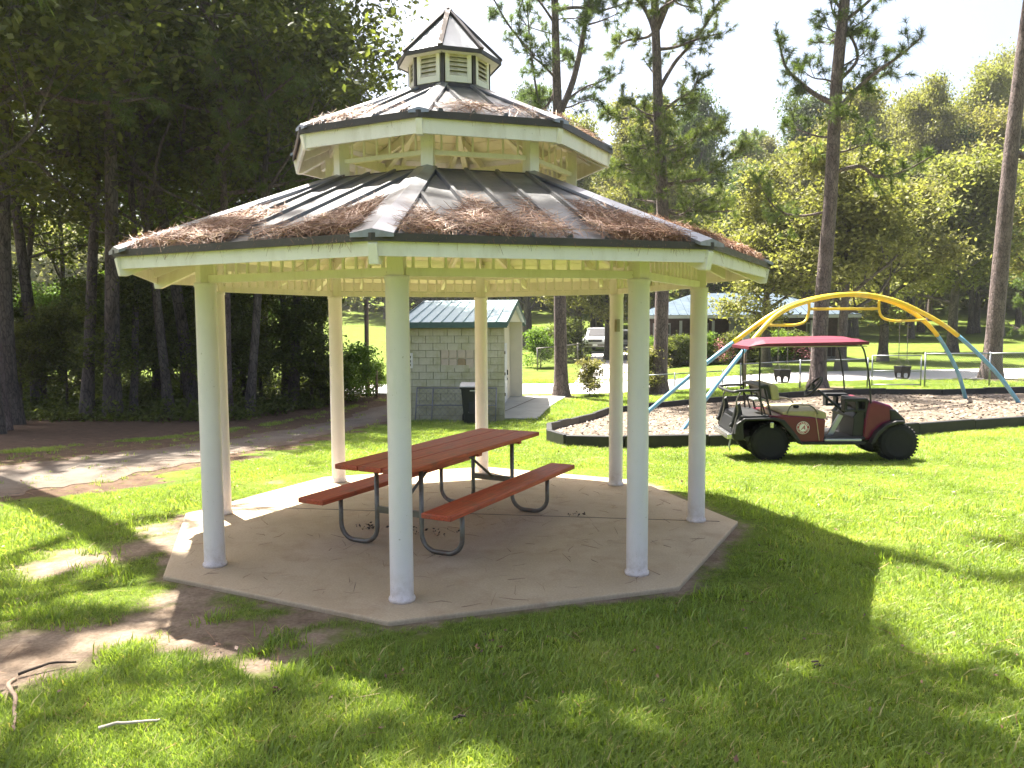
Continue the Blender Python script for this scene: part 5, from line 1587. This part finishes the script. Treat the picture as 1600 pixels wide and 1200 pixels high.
def at_px(px, depth_y):
    """world x of a picture column at the row y = depth_y (used once, to lay trees out in bearing order)"""
    return CAM.x + (depth_y - CAM.y) * math.tan(yaw + math.atan((px - 800) / 1243.5))

near = [
 (OAK[0], 'oak_tree', 12.3, 27.5, .3, .92, 'forked hardwood with a thick low limb behind the swing arch'),
 (OAK[1], 'oak_tree', 16.6, 34.5, 1.4, .95, 'hardwood with flared roots on a dirt mound behind the chain link gate'),
 (OAK[2], 'oak_tree', 23.8, 43.0, 2.2, 1.25, 'dark trunked hardwood standing on the bright lawn between the two right pines'),
 (OAK[1], 'oak_tree', 9.9, 30.5, 4.0, .85, 'drooping hardwood hiding the porch house roof'),
 (OAK[2], 'oak_tree', 3.0, 41.8, 5.0, .85, 'twin hardwood by the parked cars, nearer trunk'),
 (OAK[0], 'oak_tree', 1.3, 44.5, 2.0, .9, 'hardwood left of the parked cars, farther trunk'),
 (OAK[0], 'oak_tree', 31.0, 46.0, 4.4, 1.2, 'hardwood at the right edge above the shaded lawn'),
]
for ms, nm, x, y, rz, s, lab in near: tree(nm, ms, x, y, rz, s, lab)
ms, t_ = tall_pine(300, 25.5, 36, 9, .12, .8, 26, 2.4, 'young bushy pine with bright needles at the right edge', up=(.1, .6), dens=1.0, L=.30, tuft=26, w=.012)

# wooded slope behind
rg = np.random.default_rng(77)
GB = 'hardwood trees on the slope behind the lawn'
rows = [(56, 10, 760, 1680, 1.05), (66, 12, 700, 1700, 1.15), (78, 13, 640, 1700, 1.3), (92, 12, 560, 1700, 1.5)]
k = 0
for yy, cnt, pa, pb, s in rows:
    for i in range(cnt):
        px = pa + (pb - pa) * (i + rg.uniform(.2, .8)) / cnt; y = yy + rg.uniform(-3, 3)
        if yy < 60 and 1260 < px < 1560: y += 12
        ii = k % 5
        tree('broadleaf_tree', TALL[ii if True else 0] if False else TALL[k % 5], at_px(px, y), y, rg.uniform(0, 6.3), s * rg.uniform(.8, 1.05), sz=s * rg.uniform(.8, 1.35) * (1.12 if px > 1350 else 1), label=('pale olive', 'olive green', 'dense olive green', 'light yellowish', 'deep green')[k % 5] + ' leafy tree in the sunlit wood behind the lawn', group=GB); k += 1
# taller pines poking above the slope
GP = 'pines standing above the far wood'
rngp = np.random.default_rng(3); pth = [(0, 0, 0), (.2, 0, 7), (-.1, .1, 14), (0, 0, 20)]
BGP = pine(41, pth, .25, auto_limbs(rngp, pth, 8, 19.5, 34, 3.3, (-.1, .5)), L=.5, density=1.1, tuft=20, w=.022)
for px, y, s in ((1160, 70, .95), (1090, 75, 1.0), (1225, 78, .9), (1330, 82, 1.05), (985, 62, .8), (905, 70, .85), (1450, 84, 1.0), (800, 66, .9), (1590, 72, 1.0)):
    tree('pine_tree', BGP, at_px(px, y), y, px * .1, s, 'distant pine top standing above the far wood', group=GP)

# far wood: one mass that closes the horizon
def far_woods():
    rng = np.random.default_rng(9); n = 420
    a = rng.uniform(-1.05, 1.05, n); d = rng.uniform(105, 170, n)
    X = CAM.x + np.sin(a + yaw) * d; Y = CAM.y + np.cos(a + yaw) * d; Z = T(X, Y)
    m = 260; Hh = rng.uniform(10, 17, n)
    P = rng.normal(0, 1, (n, m, 3)); P /= np.linalg.norm(P, axis=2)[:, :, None]; P *= (rng.random((n, m, 1)) ** .4)
    P[:, :, 0] *= 5; P[:, :, 1] *= 5; P[:, :, 2] *= Hh[:, None] * .5
    C = (P + np.stack([X, Y, Z + Hh * .5], 1)[:, None]).reshape(-1, 3)
    me = leaves_mesh('far_woods', C, .75, rng, MAT['oak_leaf'], .6, .7)
    tag(link('far_woods', me), 'mass of distant woodland closing off the view', 'woods', kind='stuff')
far_woods()

# ---- dark woods on the left
rg = np.random.default_rng(15)
front = [  # px of the trunk, y, mesh, scale, label
 (8, 12.6, 0, 1.35, 'thickest dark trunk at the left edge of the photo'),
 (130, 14.6, 1, 1.05, 'straight dark trunk, first of the close pair at the wood edge'),
 (172, 14.8, 2, 1.20, 'straight dark trunk with a side limb, second of the close pair at the wood edge'),
 (204, 15.2, 0, .80, 'thin curved trunk just right of the close pair'),
 (262, 15.4, 1, .90, 'slender trunk left of the leaning one behind the left column'),
 (300, 16.8, 2, 1.05, 'leaning dark trunk seen just left of the front left column'),
 (385, 15.8, 0, 1.0, 'broad dark trunk seen between the left columns and the rear left column'),
 (455, 18.5, 1, 1.05, 'trunk lost in dense dark leaves near the rear left column'),
 (60, 17.8, 2, 1.1, 'dark trunk deeper in the wood near the left edge'),
 (505, 20.5, 0, .95, 'dark leafy tree whose branches hang over the wooden poles'),
]
front = [f for f in front if f[0] != 8]
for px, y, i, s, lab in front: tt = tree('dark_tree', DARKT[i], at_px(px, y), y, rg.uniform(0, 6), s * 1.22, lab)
BL = hardwood(421, 13, 5.0, 4.6, .13, 20000, .085, 'sunlit_leaf', clump=.42, first=8)
tree('broadleaf_tree', BL, at_px(445, 20), 20, 1.0, 1.12, 'tree with sunlit yellow green leaves at the top right of the dark wood')
tree('broadleaf_tree', BL, at_px(250, 22), 22, 3.0, 1.15, 'sunlit leafy tree rising behind the dark trunks at the upper left')
tall_pine(431, at_px(352, 15.5), 15.5, 19, .14, 6.5, 40, 3.6, 'slender pine at the wood edge with sunlit needle sprays above the roof corner', up=(-.1, .5), dens=1.2, L=.28, tuft=28, w=.010)
tall_pine(432, at_px(498, 23), 23, 17, .15, 7, 36, 3.2, 'pine with airy branches against the sky left of the cupola', up=(-.1, .5), dens=1.2, L=.30, tuft=28, w=.012)
GL = 'trees deeper in the dark left wood'
for yy, cnt, pa, pb, s in ((20, 5, -330, 430, 1.0), (26, 5, -250, 500, 1.1)):
    for i in range(cnt):
        px = pa + (pb - pa) * (i + rg.uniform(.15, .85)) / cnt; y = yy + rg.uniform(-1.8, 1.8)
        tree('dark_tree', DARKT[(i + int(yy)) % 4], at_px(px, y), y, rg.uniform(0, 6.3), s * rg.uniform(.85, 1.15), 'dark leafy tree standing deeper in the left wood', group=GL)
GU = 'young trees filling the edge of the dark wood'
for i in range(18):
    px = -120 + 620 * (i + rg.uniform(.1, .9)) / 18; y = rg.uniform(15.2, 21)
    tree('sapling', YOUNG[i % 2], at_px(px, y), y, rg.uniform(0, 6.3), rg.uniform(.45, .85), 'dark sapling among the trunks at the edge of the left wood', group=GU)
GQ = 'sunlit saplings seen through the dark trunks'
for i, (px, y) in enumerate(((60, 24), (130, 26), (215, 23), (245, 27), (330, 26), (365, 23.5), (420, 25), (180, 30), (290, 31), (100, 31))):
    tree('sapling', YOUNG[2], at_px(px, y), y, i, rg.uniform(.55, .8), 'bright leafy sapling glimpsed between the dark trunks', group=GQ)
# sunlit bush right of the wood, beside the poles
BUSH = [hardwood(231 + i, 1.7, .12, 1.25, .03, 5000, .055, m_, clump=.20, first=6, levels=2) for i, m_ in enumerate(('sunlit_leaf', 'straw_leaf', 'shade_leaf', 'oak_leaf'))]
for px, y, i, s, lab in ((552, 21.0, 0, 1.1, 'sunlit green bush left of the slim wooden pole'), (535, 19.6, 0, .8, 'bright bush in front of the dark wood by the rear left column'), (583, 22.6, 0, .7, 'low bright bush between the two wooden poles'),
                         (500, 19.0, 2, 1.0, 'dark bush at the wood edge beside the sunlit one'), (1010, 22.4, 1, .95, 'small airy shrub with yellow green leaves beside the second pine'), (922, 22.3, 1, .75, 'low spreading yellowish shrub at the road edge'),
                         (845, 36, 0, 1.2, 'bush at the foot of the far lawn by the shed'), (885, 41, 2, 1.5, 'dark shrub beside the parked cars')):
    tree('shrub', BUSH[i], at_px(px, y), y, px, s, lab, cat='shrub')
GH = 'shrubs along the house front'
for i, px in enumerate((1018, 1042, 1075, 1110, 1145, 1180, 1215, 1245)):
    tree('shrub', BUSH[2 if i % 3 else 0], at_px(px, 33.6), 33.6 + .3 * (i % 2), i, .9, 'foundation shrub in front of the porch house', cat='shrub', group=GH)
fl = hardwood(260, 1.5, .1, 1.0, .02, 350, .045, 'pink_leaf', clump=.25, first=5, levels=2)
tree('flower_bush', fl, at_px(1128, 33), 33, 0, .8, 'pink flowering bush left of the swing post box', cat='shrub')
tree('flower_bush', fl, at_px(1250, 33), 33, 1, .8, 'pinkish young tree beside the end of the porch house', cat='shrub')
# leafy undergrowth at the foot of the dark wood
def undergrowth():
    rng = np.random.default_rng(31); n = 1500
    X = rng.uniform(-24, -6.0, n); Y = rng.uniform(13.5, 27, n)
    ed = np.interp(Y, [13.5, 18, 22, 27], [-8.6, -7.2, -7.4, -11]); k = X < ed; X, Y = X[k], Y[k]
    C = []; 
    for x, y in zip(X, Y):
        h = rng.uniform(.1, .9) * (1.3 if rng.random() < .2 else 1); m = int(22 + 30 * h)
        P = rng.normal(0, 1, (m, 3)) * np.array([.28, .28, h * .35]); P[:, 2] = np.abs(P[:, 2]) + .03
        C.append(P + np.array([x, y, Tz(x, y)]))
    me = leaves_mesh('undergrowth', np.concatenate(C), .07, rng, MAT['shade_leaf'], .5)
    tag(link('undergrowth', me), 'leafy undergrowth on the floor of the dark wood', 'undergrowth', kind='stuff')
undergrowth()

# ---- overhead trees outside or at the top of the frame; they shade the lawn
S = -SUNDIR / SUNDIR.z * -1        # horizontal travel of sunlight per metre of height
hx, hy = SUNDIR.x / -SUNDIR.z, SUNDIR.y / -SUNDIR.z
tall_pine(401, -6.2, -.5, 15.5, .26, 5.1, 26, 4.3, 'big pine left of the frame with boughs hanging into the top left corner', up=(-.25, .25), dens=1.0, L=.28, tuft=26)
tall_pine(402, -12.0, 9.5, 22, .32, 7.5, 34, 5.0, 'tall pine at the wood edge left of the dirt track', up=(-.2, .35), dens=.9, L=.3, w=.010)
tree('shade_tree', hardwood(405, 17, 8.5, 6.2, .30, 13000, .12, 'shade_leaf', clump=.55, first=7), at_px(8, 12), 12, 1, 1.0, 'thickest dark trunk at the left edge of the photo')

if False: tree('shade_tree', hardwood(406, 16, 9.0, 6.4, .28, 20000, .11, 'shade_leaf', clump=.5, first=7), at_px(-60, 14), 14, 2, 1.15, 'tall thin trunk whose high crown hangs over the dirt track')
tree('shade_tree', hardwood(407, 25, 17.0, 5.4, .34, 2900, .14, 'oak_leaf', clump=.36, first=6, levels=2, lean=(5.2, -.6)), -8.5, 3.1, 0, 1.0, 'tall tree beside the track left of the frame')
tall_pine(403, 4.9, -2.7, 17, .30, 5.4, 30, 5.6, 'pine right of the frame with needle tips hanging into the top right corner', up=(-.1, .3), dens=.85, L=.28, tuft=24, extra=(7.5, 16, 20, 7.0, 2.3))
tree('dark_tree', hardwood(409, 13, 4.6, 5.6, .15, 9000, .11, 'shade_leaf', clump=.45, first=8), -10.9, 8.3, 2, 1.0, 'leaning leafy tree overhanging the dirt track at the left edge')

# ---- grass
def tuft(rng, n, h, spread, w):
    V = []; 
    a = rng.uniform(0, 2 * PI, n); r = rng.random(n) * spread
    B = np.stack([r * np.cos(a), r * np.sin(a), np.zeros(n)], 1)
    L = h * rng.uniform(.45, 1.2, n)[:, None]; b2 = rng.uniform(0, 2 * PI, n); ln = rng.uniform(.1, .9, n)
    out = np.stack([np.cos(b2) * ln, np.sin(b2) * ln, np.ones(n)], 1); out /= np.linalg.norm(out, axis=1)[:, None]
    S_ = np.stack([-np.sin(b2 + .6), np.cos(b2 + .6), np.zeros(n)], 1) * w
    M1 = B + out * L * .55; tp = M1 + (out * [1.6, 1.6, .55]) * L * .5
    V = np.stack([B - S_, B + S_, M1 + S_ * .8, M1 - S_ * .8, tp, tp], 1)
    V = V[:, :5].reshape(-1, 3); i = np.arange(n)[:, None] * 5
    T1 = np.concatenate([i + [[0, 1, 2]], i + [[0, 2, 3]], i + [[3, 2, 4]]], 0)
    return V, T1, np.tile(rng.random(n), 3)


def scatter(name, protos, P, scl, rot, label, parent=None):
    """point cloud mesh carrying scale and turn, one tuft instance on each point"""
    me = bpy.data.meshes.new(name); me.vertices.add(len(P)); me.vertices.foreach_set('co', P.astype(np.float32).ravel())
    for nm, v in (('scl', scl), ('rot', rot)):
        a = me.attributes.new(nm, 'FLOAT', 'POINT'); a.data.foreach_set('value', v.astype(np.float32))
    o = link(name, me)
    ng = bpy.data.node_groups.new(name, 'GeometryNodeTree')
    ng.interface.new_socket('Geometry', in_out='INPUT', socket_type='NodeSocketGeometry'); ng.interface.new_socket('Geometry', in_out='OUTPUT', socket_type='NodeSocketGeometry')
    gi = ng.nodes.new('NodeGroupInput'); go = ng.nodes.new('NodeGroupOutput')
    join = ng.nodes.new('GeometryNodeJoinGeometry')
    ids = ng.nodes.new('GeometryNodeInputIndex'); 
    asc = ng.nodes.new('GeometryNodeInputNamedAttribute'); asc.data_type = 'FLOAT'; asc.inputs[0].default_value = 'scl'
    aro = ng.nodes.new('GeometryNodeInputNamedAttribute'); aro.data_type = 'FLOAT'; aro.inputs[0].default_value = 'rot'
    cx = ng.nodes.new('ShaderNodeCombineXYZ'); ng.links.new(aro.outputs[0], cx.inputs[2])
    for k, pr in enumerate(protos):
        oi = ng.nodes.new('GeometryNodeObjectInfo'); oi.inputs[0].default_value = pr; oi.inputs[1].default_value = True
        ip = ng.nodes.new('GeometryNodeInstanceOnPoints')
        md = ng.nodes.new('ShaderNodeMath'); md.operation = 'MODULO'; ng.links.new(ids.outputs[0], md.inputs[0]); md.inputs[1].default_value = len(protos)
        cp_ = ng.nodes.new('ShaderNodeMath'); cp_.operation = 'COMPARE'; ng.links.new(md.outputs[0], cp_.inputs[0]); cp_.inputs[1].default_value = k; cp_.inputs[2].default_value = .1
        ng.links.new(gi.outputs[0], ip.inputs[0]); ng.links.new(cp_.outputs[0], ip.inputs[1]); ng.links.new(oi.outputs['Geometry'], ip.inputs[2])
        ng.links.new(cx.outputs[0], ip.inputs['Rotation']); ng.links.new(asc.outputs[0], ip.inputs['Scale']); ng.links.new(ip.outputs[0], join.inputs[0])
    ng.links.new(join.outputs[0], go.inputs[0])
    md = o.modifiers.new('scatter', 'NODES'); md.node_group = ng
    tag(o, label, 'grass', kind='stuff'); return o


def build_grass():
    rng = np.random.default_rng(88)
    protos = []
    for k in range(6):
        V, Q, r = tuft(rng, 16, .047, .055, .0019)
        protos.append(bpy.data.objects.new('grass_tuft', np_mesh('grass_tuft', V, Q, MAT['grass'], r)))
    def region(n, ra, rb, half):
        a = yaw + rng.uniform(-half, half, n); d = np.sqrt(rng.uniform(ra * ra, rb * rb, n))
        return CAM.x + np.sin(a) * d, CAM.y + np.cos(a) * d
    Ps = []; Ss = []
    for n, ra, rb, half, s in ((46000, 1.6, 6.0, .80, 1.22), (62000, 6.0, 11.5, .78, 1.15), (62000, 11.5, 20, .76, 1.45), (45000, 20, 36, .74, 2.3)):
        x, y = region(n, ra, rb, half)
        keep = ~((x * x + y * y < (SLAB_R + .1) ** 2) & np.all([(x * math.cos(a) + y * math.sin(a)) < SLAB_R * c8 + .005 for a in SANG], axis=0))
        wx = x + .22 * np.sin(2.3 * y + 1) + .12 * np.sin(5.7 * y + x) + .08 * np.sin(13 * y - 4 * x)
        keep &= ~inpoly(wx - .25, y, PATH_POLY) | (rng.random(n) < .02)
        keep &= ~inpoly(x, y, ROAD_POLY) & ~inpoly(x, y, WALK_POLY) & ~inpoly(x, y, MULCH) & ~inpoly(x, y, LITTER_POLY)
        keep &= ~((x > SHED[0]) & (x < SHED[2] + .2) & (y > SHED[1] - .02) & (y < SHED[3]))
        s_ = soilf(x, y) + rng.normal(0, .12, n); keep &= (s_ < .42)
        clump = .5 + .5 * np.sin(x * 2.1 + 1.3 * np.sin(y * 1.7)) * np.sin(y * 2.6 + 1.1 * np.sin(x * 1.9 + 2))
        keep &= rng.random(n) < (.62 + .38 * clump)
        x, y = x[keep], y[keep]
        sc = s * rng.uniform(.65, 1.15, len(x)) * (.75 + .4 * clump[keep]) * (1 - .4 * np.clip(soilf(x, y), 0, 1))
        # mown shorter in the deep shade of the roof? no: only trampled beside the slab
        sc *= np.where(np.hypot(x, y) < 3.1, .62, 1.)
        sc *= np.where(y < -3.0, 1.18, 1.)
        Ps.append(np.stack([x, y, T(x, y) - .004], 1)); Ss.append(sc)
    # longer, looser blades in scattered clumps
    n = 5200; x, y = region(n, 1.6, 9, .8)
    keep = ~((x * x + y * y < 2.75 ** 2)) & (soilf(x, y) < .55) & ~inpoly(x, y, PATH_POLY) & ~inpoly(x, y, LITTER_POLY) & (np.sin(x * 3.7 + 2 * np.sin(y * 2.9)) * np.sin(y * 4.1 + x) > -.2)
    x, y = x[keep], y[keep]; Ps.append(np.stack([x, y, T(x, y) - .004], 1)); Ss.append(rng.uniform(1.5, 2.5, len(x)))
    P = np.concatenate(Ps); Sx = np.concatenate(Ss)
    scatter('lawn_grass', protos, P, Sx, rng.uniform(0, 6.3, len(P)), 'bright green lawn grass around the gazebo and playground')
    # sparse litter of pine needles over the lawn and the track
    n = 2600; x, y = region(n, 2, 15, .75); k = x * x + y * y > 2.75 ** 2; x, y = x[k], y[k]
    P = np.stack([x, y, T(x, y) + .02], 1)
    needles('pine_needle_litter', P, np.tile([0, 0, 1.], (len(x), 1)) + rng.normal(0, .001, (len(x), 3)), rng, 'dry pine needles caught in the lawn', L=(.1, .2), w=.0014, lift=.02)
build_grass()


def fallen_leaves():
    rng = np.random.default_rng(12); n = 1100
    a = yaw + rng.uniform(-.75, .75, n); d = rng.uniform(2, 17, n); x = CAM.x + np.sin(a) * d; y = CAM.y + np.cos(a) * d
    k = (x * x + y * y > 2.7 ** 2) & ~inpoly(x, y, MULCH); x, y = x[k], y[k]; n = len(x)
    C = np.stack([x, y, T(x, y) + rng.uniform(.02, .045, n) - .02 * inpoly(x, y, PATH_POLY)], 1)
    me = leaves_mesh('fallen_leaves', C, .017, rng, MAT['old_straw'], 1.2, .6)
    tag(link('fallen_leaves', me), 'dry fallen leaves scattered over the lawn and track', 'leaves', kind='stuff')
fallen_leaves()


# ---- faint summer haze in the air
MB().box((0, 70, 21), (520, 305, 50)).build('haze', None)
hz = bpy.data.objects['haze']; hm = bpy.data.materials.new('haze_air'); hm.use_nodes = True; hn = hm.node_tree
hn.nodes.remove(hn.nodes['Principled BSDF']); pv = hn.nodes.new('ShaderNodeVolumePrincipled')
pv.inputs['Color'].default_value = (.95, .97, 1, 1); pv.inputs['Density'].default_value = .0003; pv.inputs['Anisotropy'].default_value = .3
hn.links.new(pv.outputs[0], hn.nodes['Material Output'].inputs['Volume']); hz.data.materials.append(hm)
hz['kind'] = 'stuff'; hz['label'] = 'thin bright summer haze'
